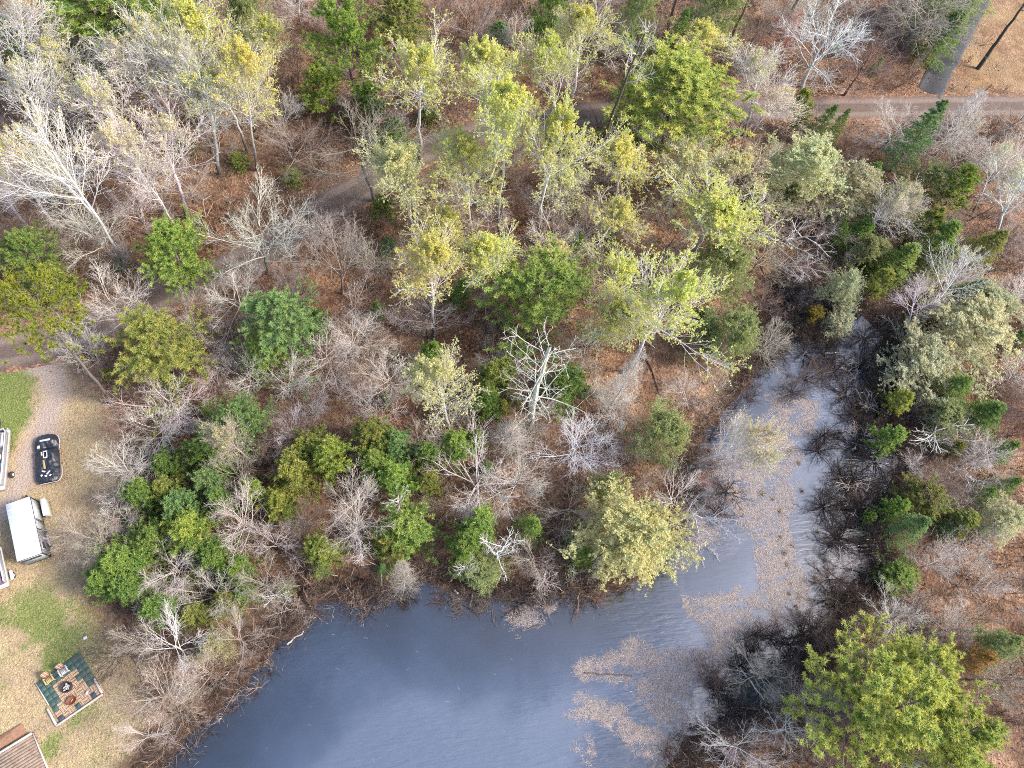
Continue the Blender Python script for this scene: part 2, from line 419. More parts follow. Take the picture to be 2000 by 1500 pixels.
def p_larch(seed, h=8.0, spread=2.9):
    """larch or willow in first flush: fine pale shoots with a mist of tiny leaves"""
    rng = np.random.default_rng(seed)
    P0, R0 = stem(rng, h, .12, .02, 9, .08)
    B, RB = kids(rng, P0, R0, 40, .12, .98, (45, 80), lambda t, L: spread * (1 - t) ** .5 * rng.uniform(.6, 1.15, len(t)) + .3, 6, .11, .35, .35, .018)
    C, RC = kids(rng, B, RB, 9, .2, 1.0, (25, 60), lambda t, L: .25 + L * .34 * (1.1 - .5 * t), 3, .16, .15, .5, .008)
    T, RT = kids(rng, C, RC, 4, .15, 1.0, (25, 60), lambda t, L: L * .55, 2, .2, .1, .6, .006)
    a = Acc(); a.add(P0, R0, 6); b = Acc(); b.add(B, RB, 4); b.add(C, RC, 3); b.add(T, RT, 3)
    Q, D, t = spots(rng, T, 14, .1); Q2, D2, t2 = spots(rng, C, 14, .3)
    Q = np.concatenate([Q, Q2]); Q = Q + rng.normal(0, .05, Q.shape)
    V, F, ti = leaves(rng, Q, .07, rng.uniform(0, 1, len(Q)), 2.2)
    return Proto([('trunk', a.mesh('trunk', M_BARK)), ('crown', b.mesh('crown', M_TWIG)), ('foliage', mk_mesh('foliage', V, [F], [M_LEAF], {'tint': ti}))], h, width(B) + .4)
def p_redpine(seed, h=13.0):
    """red pine: long bare trunk, round head of separate long-needled pom-poms"""
    rng = np.random.default_rng(seed)
    P0, R0 = stem(rng, h, .19, .05, 12, .05)
    B, RB = kids(rng, P0, R0, 26, .55, .99, (45, 88), lambda t, L: 3.1 * (1 - t) ** .45 + .5, 6, .12, .5, .35, .03)
    C, RC = kids(rng, B, RB, 9, .25, 1.0, (30, 65), lambda t, L: .45 + L * .28, 3, .18, .5, .5, .014)
    Sb, RSb = kids(rng, P0, R0, 8, .35, .6, (70, 100), lambda t, L: rng.uniform(.6, 2.2, len(t)), 4, .14, 0, .22, .014)
    a = Acc(); a.add(P0, R0, 9); a.add(Sb, RSb, 4); b = Acc(); b.add(B, RB, 5); b.add(C, RC, 4)
    Q = np.concatenate([C[:, -1], C[:, 2][rng.random(len(C)) < .45]]); n = len(Q)
    V, F, tv = needles(rng, Q, np.tile([0, 0, 1.0], (n, 1)), 34, .34, .05, .95, np.clip(rng.normal(.35, .15, n), 0, 1))
    # dark heart, fresh needle ends
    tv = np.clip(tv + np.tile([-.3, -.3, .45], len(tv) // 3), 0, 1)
    return Proto([('trunk', a.mesh('trunk', M_BARK)), ('crown', b.mesh('crown', M_BARK)), ('foliage', mk_mesh('foliage', V, [F], [M_NEEDLE], {'tint': tv}))], h, width(B) + .8)
def p_alder(seed, h=2.6, stems=16, lean=.35):
    """swamp shrub: many arching dark stems from one stool"""
    rng = np.random.default_rng(seed)
    base = np.zeros((1, 2, 3)); base[0, 1, 2] = .12
    B, RB = kids(rng, base, np.full((1, 2), .05), stems, 0, .9, (20, 75), lambda t, L: np.full(len(t), h), 7, .10, .12, .8, .024)
    C, RC = kids(rng, B, RB, 9, .2, 1.0, (20, 55), lambda t, L: L * .36 * (1.15 - .6 * t), 4, .13, .1, .6, .015)
    T, RT = kids(rng, C, RC, 5, .15, 1.0, (25, 60), lambda t, L: L * .45, 2, .22, .1, .6, .009)
    a = Acc(); a.add(B, RB, 5); b = Acc(); b.add(C, RC, 3); b.add(T, RT, 3)
    return Proto([('trunk', a.mesh('trunk', M_BARK)), ('crown', b.mesh('crown', M_TWIG))], C[..., 2].max(), width(C))
def p_deadfir(seed, h=9.0, spread=1.5):
    """lichen-grey dead conifer: spire of bare drooping twigs"""
    rng = np.random.default_rng(seed)
    P0, R0 = stem(rng, h, .10, .012, 9, .04)
    B, RB = kids(rng, P0, R0, 80, .12, .98, (65, 95), lambda t, L: spread * (1 - t) ** .8 + .15, 4, .1, -.1, .3, .012)
    C, RC = kids(rng, B, RB, 9, .2, 1.0, (30, 65), lambda t, L: .15 + L * .35, 3, .18, 0, .5, .008)
    T, RT = kids(rng, C, RC, 4, .2, 1.0, (30, 65), lambda t, L: L * .5, 2, .2, 0, .6, .007)
    a = Acc(); a.add(P0, R0, 6); b = Acc(); b.add(B, RB, 4); b.add(C, RC, 3); b.add(T, RT, 3)
    return Proto([('trunk', a.mesh('trunk', M_BARK)), ('crown', b.mesh('crown', M_TWIG))], h, 2 * spread)
def p_bleached(seed, h=5.0, n=12, ang=(35, 80), K=8):
    """bleached dead tree: few bold forking limbs, almost no twigs"""
    rng = np.random.default_rng(seed)
    P0, R0 = stem(rng, h * .8, .11, .05, 7, .09)
    B, RB = kids(rng, P0, R0, n, .25, .99, ang, lambda t, L: h * .55 * (1 - .3 * t), K, .10, .16, .6, .038, end=.35)
    C, RC = kids(rng, B, RB, 5, .25, .98, (25, 60), lambda t, L: L * .42 * (1.1 - .6 * t), 5, .13, .12, .6, .024)
    T, RT = kids(rng, C, RC, 4, .25, 1.0, (25, 60), lambda t, L: L * .4, 3, .15, .1, .6, .014)
    a = Acc(); a.add(P0, R0, 8); b = Acc(); b.add(B, RB, 6); b.add(C, RC, 4); b.add(T, RT, 3)
    return Proto([('trunk', a.mesh('trunk', M_TWIG)), ('crown', b.mesh('crown', M_TWIG))], max(B[..., 2].max(), h * .8), width(B))

def p_stag(seed, h=14.0):
    """tall dead pine: long dark trunk, a few bare limbs at the top"""
    rng = np.random.default_rng(seed)
    P0, R0 = stem(rng, h, .27, .07, 12, .05)
    B, RB = kids(rng, P0, R0, 11, .66, .985, (30, 70), lambda t, L: 2.9 * (1.1 - .5 * t), 6, .15, .2, .5, .04)
    C, RC = kids(rng, B, RB, 5, .3, .98, (25, 60), lambda t, L: L * .4, 4, .2, .1, .6, .022)
    T, RT = kids(rng, C, RC, 4, .3, .98, (25, 60), lambda t, L: L * .4, 3, .2, .1, .6, .012)
    Sb, RSb = kids(rng, P0, R0, 9, .2, .66, (70, 100), lambda t, L: rng.uniform(.3, .9, len(t)), 2, .15, 0, .2, .02)
    a = Acc(); a.add(P0, R0, 9); a.add(Sb, RSb, 4); b = Acc(); b.add(B, RB, 5); b.add(C, RC, 4); b.add(T, RT, 3)
    return Proto([('trunk', a.mesh('trunk', M_BARK)), ('crown', b.mesh('crown', M_TWIG))], h, 3.8)

PROTO = {
    'stag': [p_stag(141), p_stag(142)],
    'aspen': [p_aspen(11), p_aspen(12, nb=34), p_aspen(13), p_aspen(14, nb=26)],
    'birch': [p_aspen(21, .10, ang=(24, 46)), p_aspen(22, .05, nb=20), p_aspen(23, .16, ang=(22, 44)), p_aspen(24, .10)],
    'goldtip': [p_aspen(25, .16, ang=(22, 44)), p_aspen(26, .20)],
    'hard': [p_hard(31), p_hard(32, limbs=15), p_hard(33, limbs=11, ang=(30, 72)), p_hard(34, limbs=13, ang=(20, 55)), p_hard(35, limbs=10, ang=(35, 80), fork=(.4, .97))],
    'sap': [p_sapling(41), p_sapling(42, stems=7), p_sapling(43, stems=4)],
    'pine': [p_pine(51), p_pine(52), p_pine(53, nb=52)],
    'bigpine': [p_pine(55, 15, 44, .22, 5.4, 7, True), p_pine(56, 15, 42, .22, 5.4, 7, True)],
    'redpine': [p_redpine(61)],
    'young': [p_young(71), p_young(72), p_young(73, spread=1.9)],
    'fir': [p_fir(81), p_fir(82, spread=1.5), p_fir(83, spread=2.1)],
    'larch': [p_larch(91), p_larch(92), p_larch(93, spread=3.3)],
    'alder': [p_alder(101), p_alder(102, stems=22), p_alder(103, stems=12)],
    'deadfir': [p_deadfir(111), p_deadfir(112)],
    'bleach': [p_bleached(121), p_bleached(122, n=15), p_bleached(123, n=10, ang=(45, 85))],
}
# ------------------------------------------------------------------ lie of the land
def seg_dist(P, poly, closed=True):
    P = np.asarray(P); A = np.asarray(poly); Bq = np.roll(A, -1, 0) if closed else A[1:]
    if not closed: A = A[:-1]
    d = np.full(len(P), 1e9)
    for a, b in zip(A, Bq):
        ab = b - a; t = np.clip(((P - a) @ ab) / max(ab @ ab, 1e-9), 0, 1)
        d = np.minimum(d, np.hypot(*(P - a - t[:, None] * ab).T))
    return d
def inside(P, poly):
    P = np.asarray(P); A = np.asarray(poly); c = np.zeros(len(P), bool); j = len(A) - 1
    for i in range(len(A)):
        xi, yi = A[i]; xj, yj = A[j]
        m = ((yi > P[:, 1]) != (yj > P[:, 1])) & (P[:, 0] < (xj - xi) * (P[:, 1] - yi) / (yj - yi + 1e-12) + xi)
        c ^= m; j = i
    return c
def sdist(P, poly): return np.where(inside(P, poly), -1, 1) * seg_dist(P, poly)
_vr = np.random.default_rng(5); _VT = _vr.random((256, 256))
def vnoise(P, s):
    """smooth value noise, 0..1, feature size s metres"""
    q = np.asarray(P) / s; i = np.floor(q).astype(int); f = q - i; f = f * f * (3 - 2 * f)
    g = lambda a, b: _VT[(i[:, 0] + a) % 256, (i[:, 1] + b) % 256]
    return (g(0, 0) * (1 - f[:, 0]) + g(1, 0) * f[:, 0]) * (1 - f[:, 1]) + (g(0, 1) * (1 - f[:, 0]) + g(1, 1) * f[:, 0]) * f[:, 1]
def fbm(P, s): return .55 * vnoise(P, s) + .28 * vnoise(P + 17.3, s * .47) + .17 * vnoise(P + 41.9, s * .21)

WATER_Z = -.28
POND = G2([(285, 1520), (345, 1450), (400, 1392), (450, 1348), (518, 1292), (530, 1262), (562, 1240), (592, 1215), (622, 1172), (690, 1168), (752, 1160), (790, 1120),
           (850, 1128), (880, 1146), (930, 1165), (990, 1158), (1060, 1150), (1090, 1158), (1150, 1162), (1215, 1140), (1262, 1110), (1318, 1052), (1342, 990), (1335, 920), (1372, 850),
           (1432, 780), (1492, 705), (1506, 640), (1505, 582), (1532, 546), (1600, 556), (1662, 592), (1722, 640), (1752, 700), (1757, 770), (1738, 850), (1762, 900),
           (1742, 960), (1702, 1010), (1735, 1085), (1760, 1108), (1690, 1130), (1642, 1172), (1640, 1220), (1590, 1268), (1548, 1310), (1530, 1350), (1500, 1380), (1420, 1405), (1380, 1430), (1342, 1450), (1306, 1510),
           (1300, 1650), (1320, 1900), (200, 1900), (240, 1620)])
LAWN = G2([(-700, 672), (0, 672), (62, 676), (120, 692), (160, 760), (215, 805), (238, 860), (240, 930), (215, 985), (180, 1045), (168, 1130), (195, 1200), (240, 1250), (262, 1310), (292, 1370), (300, 1420),
           (262, 1470), (225, 1530), (150, 1700), (-700, 1900)])
GREEN1 = G2([(-200, 700), (30, 704), (62, 720), (72, 770), (58, 830), (30, 880), (-10, 900), (-200, 900)])
TRACK = G2([(-60, 676), (60, 690), (105, 720), (112, 770), (95, 830), (60, 880), (40, 930), (10, 985), (-60, 1010)])
ROAD = G2([(2200, 203), (2000, 207), (1830, 209), (1660, 211), (1500, 213), (1370, 214), (1240, 214), (1140, 224), (1060, 234), (975, 250), (900, 271), (830, 292), (765, 325), (715, 362), (655, 396), (600, 430), (545, 470),
           (480, 512), (410, 540), (330, 568), (255, 602), (170, 642), (90, 672), (0, 690), (-200, 702)])
def h_base(P):
    """ground height at (x,y) rows"""
    P = np.asarray(P, float)
    s = sdist(P, POND) + (fbm(P, 2.2) - .5) * 1.5
    h = np.where(s > 0, -.20 + .20 * np.minimum(s / 2.2, 1) ** .7, -.20 + np.maximum(s, -4) * .22)
    far = np.clip((s - 3) / 8, 0, 1) * np.clip((seg_dist(P, ROAD, False) - 3) / 4, 0, 1) * np.clip((sdist(P, LAWN) - 1) / 5, 0, 1)
    return h + far * (fbm(P, 9.0) - .42) * .9
def ground_z(x, y): return float(h_base(np.array([[x, y]]))[0])

XS = np.concatenate([np.linspace(-320, -82, 20)[:-1], np.arange(-82, 88.01, .45), np.linspace(88, 320, 20)[1:]])
YS = np.concatenate([np.linspace(-220, -22, 18)[:-1], np.arange(-22, 112.01, .45), np.linspace(112, 420, 22)[1:]])
GX, GY = np.meshgrid(XS, YS); GP = np.c_[GX.ravel(), GY.ravel()]
gz = h_base(GP)
nx, ny = len(XS), len(YS)
idx = np.arange(nx * ny).reshape(ny, nx)
GF = np.stack([idx[:-1, :-1], idx[:-1, 1:], idx[1:, 1:], idx[1:, :-1]], -1).reshape(-1, 4)
sl = sdist(GP, LAWN) + (fbm(GP, 3.0) - .5) * 3.0
a_lawn = np.clip(.5 - sl / 2.4, 0, 1)
g1 = np.clip(.5 - (sdist(GP, GREEN1) + (fbm(GP, 1.6) - .5) * 2.2) / 1.2, 0, 1)
gpx = to_px(np.c_[GP, np.zeros(len(GP))])
lowgrass = np.clip((gpx[:, 1] - 1060) / 120, 0, 1) * np.clip((260 - gpx[:, 0]) / 120, 0, 1)
a_green = np.maximum(g1, lowgrass * np.clip((fbm(GP, 2.6) - .40) * 4.2, 0, 1) * .85) * (gpx[:, 1] < 1900)
a_green = np.maximum(a_green, .35 * a_lawn * np.clip((fbm(GP + 9, 2.0) - .5) * 5, 0, 1))
a_track = np.clip(.6 - (seg_dist(GP, TRACK, False) - 1.0 + (fbm(GP, 1.8) - .5) * 1.6) / 1.3, 0, 1)
TAN = G2([(1880, 60), (1960, -40), (2200, -60), (2200, 170), (1860, 178)])
a_tan = np.clip(.5 - (sdist(GP, TAN) + (fbm(GP, 3) - .5) * 3) / 2.5, 0, 1) * np.clip(fbm(GP + 3, 4.5) * 2.4 - .35, .15, 1)
sw = sdist(GP, POND)
a_wet = np.clip(1 - (sw + (fbm(GP, 2.4) - .5) * 3.0) / 2.6, 0, 1)
a_pale = np.clip(fbm(GP + 60, 6.0) * 2.2 - .55, 0, 1)          # drifts of paler leaves

m, n, l, p = new_mat('forest_floor')
tc = n.new('ShaderNodeTexCoord'); ob = tc.outputs['Object']
at = {k: N(n, 'ShaderNodeAttribute', attribute_name=k).outputs['Fac'] for k in ('lawn', 'green', 'track', 'tan', 'wet', 'pale')}
vor = N(n, 'ShaderNodeTexVoronoi'); vor.inputs['Scale'].default_value = 5.5; vor.inputs['Randomness'].default_value = 1; l.new(ob, vor.inputs['Vector'])
vsep = n.new('ShaderNodeSeparateColor'); l.new(vor.outputs['Color'], vsep.inputs[0])
fine = noise(n, l, 3.2, 8, .72, ob); med = noise(n, l, .55, 6, .65, ob); big = noise(n, l, .11, 4, .6, ob); grit = noise(n, l, 9.0, 5, .75, ob)
leafc = ramp(n, l, vsep.outputs[0], [(.0, (.045, .024, .016)), (.25, (.125, .055, .029)), (.5, (.215, .098, .050)), (.72, (.33, .165, .088)), (.9, (.42, .26, .16)), (1, (.25, .18, .13))])
leafp = ramp(n, l, vsep.outputs[1], [(.0, (.16, .085, .05)), (.4, (.33, .19, .11)), (.8, (.46, .29, .18)), (1, (.52, .38, .27))])
c = mix(n, l, leafc.outputs[0], leafp.outputs[0], at['pale'])
soil = ramp(n, l, fine.outputs[0], [(.3, (.035, .02, .014)), (.7, (.15, .085, .055))])
k = ramp(n, l, med.outputs[0], [(.36, (1,) * 3), (.60, (0,) * 3)])
c = mix(n, l, c, soil.outputs[0], math_(n, l, 'MULTIPLY', k.outputs[0], .75))
grey = ramp(n, l, grit.outputs[0], [(.3, (.12, .095, .085)), (.7, (.33, .28, .25))])
k2 = ramp(n, l, big.outputs[0], [(.42, (0,) * 3), (.66, (1,) * 3)])
c = mix(n, l, c, grey.outputs[0], math_(n, l, 'MULTIPLY', k2.outputs[0], .28))
tanc = ramp(n, l, grit.outputs[0], [(.25, (.22, .15, .075)), (.5, (.40, .28, .14)), (.75, (.58, .42, .25))])
c = mix(n, l, c, tanc.outputs[0], math_(n, l, 'MULTIPLY', at['tan'], .45))
# lawn: straw-coloured dead grass with thatch, worn soil and green regrowth
straw = ramp(n, l, grit.outputs[0], [(.25, (.18, .13, .07)), (.45, (.38, .29, .165)), (.62, (.55, .45, .27)), (.8, (.72, .63, .42))])
worn = ramp(n, l, fine.outputs[0], [(.3, (.23, .155, .10)), (.7, (.52, .39, .275))])
k3 = ramp(n, l, med.outputs[0], [(.42, (1,) * 3), (.58, (0,) * 3)])
lawn = mix(n, l, straw.outputs[0], worn.outputs[0], math_(n, l, 'MULTIPLY', k3.outputs[0], .7))
grn = ramp(n, l, grit.outputs[0], [(.25, (.05, .085, .02)), (.5, (.14, .20, .045)), (.75, (.34, .38, .13))])
gk = math_(n, l, 'MULTIPLY', at['green'], .84)
gk = math_(n, l, 'ADD', gk, math_(n, l, 'MULTIPLY', math_(n, l, 'SUBTRACT', fine.outputs[0], .5), 1.5))
gkr = ramp(n, l, gk, [(.30, (0,) * 3), (.72, (.9,) * 3)])
lawn = mix(n, l, lawn, grn.outputs[0], gkr.outputs[0])
grav = ramp(n, l, grit.outputs[0], [(.25, (.24, .18, .15)), (.5, (.40, .325, .285)), (.8, (.56, .49, .45))])
lawn = mix(n, l, lawn, grav.outputs[0], math_(n, l, 'MULTIPLY', at['track'], .9))
c = mix(n, l, c, lawn, at['lawn'])
wetc = ramp(n, l, fine.outputs[0], [(.3, (.022, .016, .013)), (.55, (.085, .055, .042)), (.75, (.22, .16, .12))])
c = mix(n, l, c, wetc.outputs[0], math_(n, l, 'MULTIPLY', at['wet'], .92))
l.new(c, p.inputs['Base Color']); p.inputs['Roughness'].default_value = .95; p.inputs['Specular IOR Level'].default_value = .15
b1 = n.new('ShaderNodeBump'); b1.inputs['Strength'].default_value = .9; b1.inputs['Distance'].default_value = .06; l.new(vor.outputs['Distance'], b1.inputs['Height'])
b2 = n.new('ShaderNodeBump'); b2.inputs['Strength'].default_value = .8; b2.inputs['Distance'].default_value = .12; l.new(grit.outputs[0], b2.inputs['Height']); l.new(b1.outputs[0], b2.inputs['Normal'])
l.new(b2.outputs[0], p.inputs['Normal'])
ground = tag(link('ground', mk_mesh('ground', np.c_[GP, gz], [GF], [m], {'lawn': a_lawn, 'green': a_green, 'track': a_track, 'tan': a_tan, 'wet': a_wet, 'pale': a_pale}, smooth=True)), kind='structure')

# ------------------------------------------------------------------ water
m, n, l, p = new_mat('pond_water')
tc = n.new('ShaderNodeTexCoord'); ob = tc.outputs['Object']
cloud_refl = noise(n, l, .05, 5, .6, ob); refl_fac = N(n, 'ShaderNodeAttribute', attribute_name='depth_refl').outputs['Fac']  # large noise imitates cloud reflection; shore distance makes mid-pond paler
wf = math_(n, l, 'ADD', refl_fac, math_(n, l, 'MULTIPLY', math_(n, l, 'SUBTRACT', cloud_refl.outputs[0], .5), 2.0))
wc = ramp(n, l, wf, [(.0, (.010, .010, .011)), (.35, (.020, .028, .046)), (.7, (.040, .056, .092)), (1, (.080, .102, .148))])  # sky reflection painted into the base colour mid-pond, over dark shallows
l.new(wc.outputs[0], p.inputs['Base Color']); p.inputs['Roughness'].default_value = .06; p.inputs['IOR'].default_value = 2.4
mp = n.new('ShaderNodeMapping'); l.new(ob, mp.inputs[0]); mp.inputs['Rotation'].default_value = (0, 0, math.radians(8)); mp.inputs['Scale'].default_value = (.35, 1.9, 1)
w1 = noise(n, l, 1.6, 3, .5, mp.outputs[0], .4)
gate = noise(n, l, .07, 3, .5, ob)
gr = ramp(n, l, gate.outputs[0], [(.45, (.12,) * 3), (.62, (1,) * 3)])
hgt = math_(n, l, 'MULTIPLY', w1.outputs[0], gr.outputs[0])
bp = n.new('ShaderNodeBump'); bp.inputs['Strength'].default_value = .8; bp.inputs['Distance'].default_value = .12; l.new(hgt, bp.inputs['Height']); l.new(bp.outputs[0], p.inputs['Normal'])
wx = np.linspace(-40, 62, 140); wy = np.linspace(-40, 52, 126); WX, WY = np.meshgrid(wx, wy)
wi = np.arange(140 * 126).reshape(126, 140); WF = np.stack([wi[:-1, :-1], wi[:-1, 1:], wi[1:, 1:], wi[1:, :-1]], -1).reshape(-1, 4)
tag(link('water', mk_mesh('water', np.c_[WX.ravel(), WY.ravel(), np.full(140 * 126, WATER_Z)], [WF], [m], {'depth_refl': np.clip(-sdist(np.c_[WX.ravel(), WY.ravel()], POND) / 11.0, 0, 1)})), kind='structure')  # distance from shore drives dark shallows and the painted reflection

# ------------------------------------------------------------------ roads
def strip(name, line, half, mat, zoff, rng, edge=.35, step=.5):
    L = np.asarray(line); seg = np.hypot(*np.diff(L, axis=0).T); s = np.r_[0, np.cumsum(seg)]
    t = np.arange(0, s[-1], step); C = np.c_[np.interp(t, s, L[:, 0]), np.interp(t, s, L[:, 1])]
    for _ in range(6): C[1:-1] = .25 * C[:-2] + .5 * C[1:-1] + .25 * C[2:]
    T = unit(np.gradient(C, axis=0)); Nn = np.c_[-T[:, 1], T[:, 0]]
    cols = np.array([-1, -.97, -.8, -.55, -.3, 0, .3, .55, .8, .97, 1.0]); nc = len(cols)
    wl_ = half + (fbm(C * 1.0 + 3, 2.0) - .5) * edge * 2; wr_ = half + (fbm(C + 90, 2.0) - .5) * edge * 2
    P = np.stack([C + Nn * (np.where(k < 0, wl_, wr_) * k)[:, None] for k in cols], 1)
    z = h_base(C)[:, None] + zoff - .10 * (np.abs(cols)[None] > .98) - .02 * (np.abs(np.abs(cols) - .42)[None] < .14)
    V = np.concatenate([P, np.broadcast_to(z, P.shape[:2])[..., None]], -1).reshape(-1, 3)
    n_ = len(C); i = np.arange(n_ * nc).reshape(n_, nc)
    F = np.stack([i[:-1, :-1], i[:-1, 1:], i[1:, 1:], i[1:, :-1]], -1).reshape(-1, 4)
    return tag(link(name, mk_mesh(name, V, [F], [mat], {'across': np.tile(cols, n_)}, smooth=True)), kind='structure')
m, n, l, p = new_mat('road_gravel')
tc = n.new('ShaderNodeTexCoord'); ac = N(n, 'ShaderNodeAttribute', attribute_name='across').outputs['Fac']
nz = noise(n, l, 7, 8, .75, tc.outputs['Object']); nb = noise(n, l, .5, 5, .6, tc.outputs['Object'])
g = ramp(n, l, nz.outputs[0], [(.25, (.09, .066, .054)), (.5, (.175, .132, .112)), (.78, (.29, .238, .21))])
ab = math_(n, l, 'ABSOLUTE', ac)
tr = ramp(n, l, ab, [(.25, (.78,) * 3), (.42, (1.22,) * 3), (.62, (1.12,) * 3), (.8, (.72,) * 3)])
c = mix(n, l, g.outputs[0], tr.outputs[0], 1.0, 'MULTIPLY')
vo = N(n, 'ShaderNodeTexVoronoi'); vo.inputs['Scale'].default_value = 6.5; l.new(tc.outputs['Object'], vo.inputs['Vector'])
vs = n.new('ShaderNodeSeparateColor'); l.new(vo.outputs['Color'], vs.inputs[0])
lf = ramp(n, l, vs.outputs[0], [(0, (.12, .06, .04)), (.6, (.29, .16, .10)), (1, (.42, .27, .18))])
e = math_(n, l, 'ADD', math_(n, l, 'MULTIPLY', ab, 1.0), math_(n, l, 'MULTIPLY', math_(n, l, 'SUBTRACT', nb.outputs[0], .5), .9))
er = ramp(n, l, e, [(.74, (0,) * 3), (.95, (1,) * 3)])
c = mix(n, l, c, lf.outputs[0], er.outputs[0])
l.new(c, p.inputs['Base Color']); p.inputs['Roughness'].default_value = .95; p.inputs['Specular IOR Level'].default_value = .15
bp = n.new('ShaderNodeBump'); bp.inputs['Strength'].default_value = .5; bp.inputs['Distance'].default_value = .04; l.new(nz.outputs[0], bp.inputs['Height']); l.new(bp.outputs[0], p.inputs['Normal'])
strip('gravel_road', ROAD, 2.3, m, .05, None)
m, n, l, p = new_mat('old_asphalt')
tc = n.new('ShaderNodeTexCoord'); ac = N(n, 'ShaderNodeAttribute', attribute_name='across').outputs['Fac']
nz = noise(n, l, 5, 8, .7, tc.outputs['Object'])
g = ramp(n, l, nz.outputs[0], [(.3, (.03, .031, .036)), (.7, (.066, .068, .077))])
tr = ramp(n, l, math_(n, l, 'ABSOLUTE', ac), [(.05, (.55,) * 3), (.35, (.75,) * 3), (.6, (1.1,) * 3), (.9, (1.25,) * 3)])
c = mix(n, l, g.outputs[0], tr.outputs[0], 1.0, 'MULTIPLY')
l.new(c, p.inputs['Base Color']); p.inputs['Roughness'].default_value = .85
strip('driveway', G2([(1814, 182), (1830, 150), (1856, 102), (1888, 40), (1920, -20), (1950, -80)]), 1.8, m, .06, None, edge=.12)
DRV = G2([(1814, 182), (1856, 102), (1920, -20)])
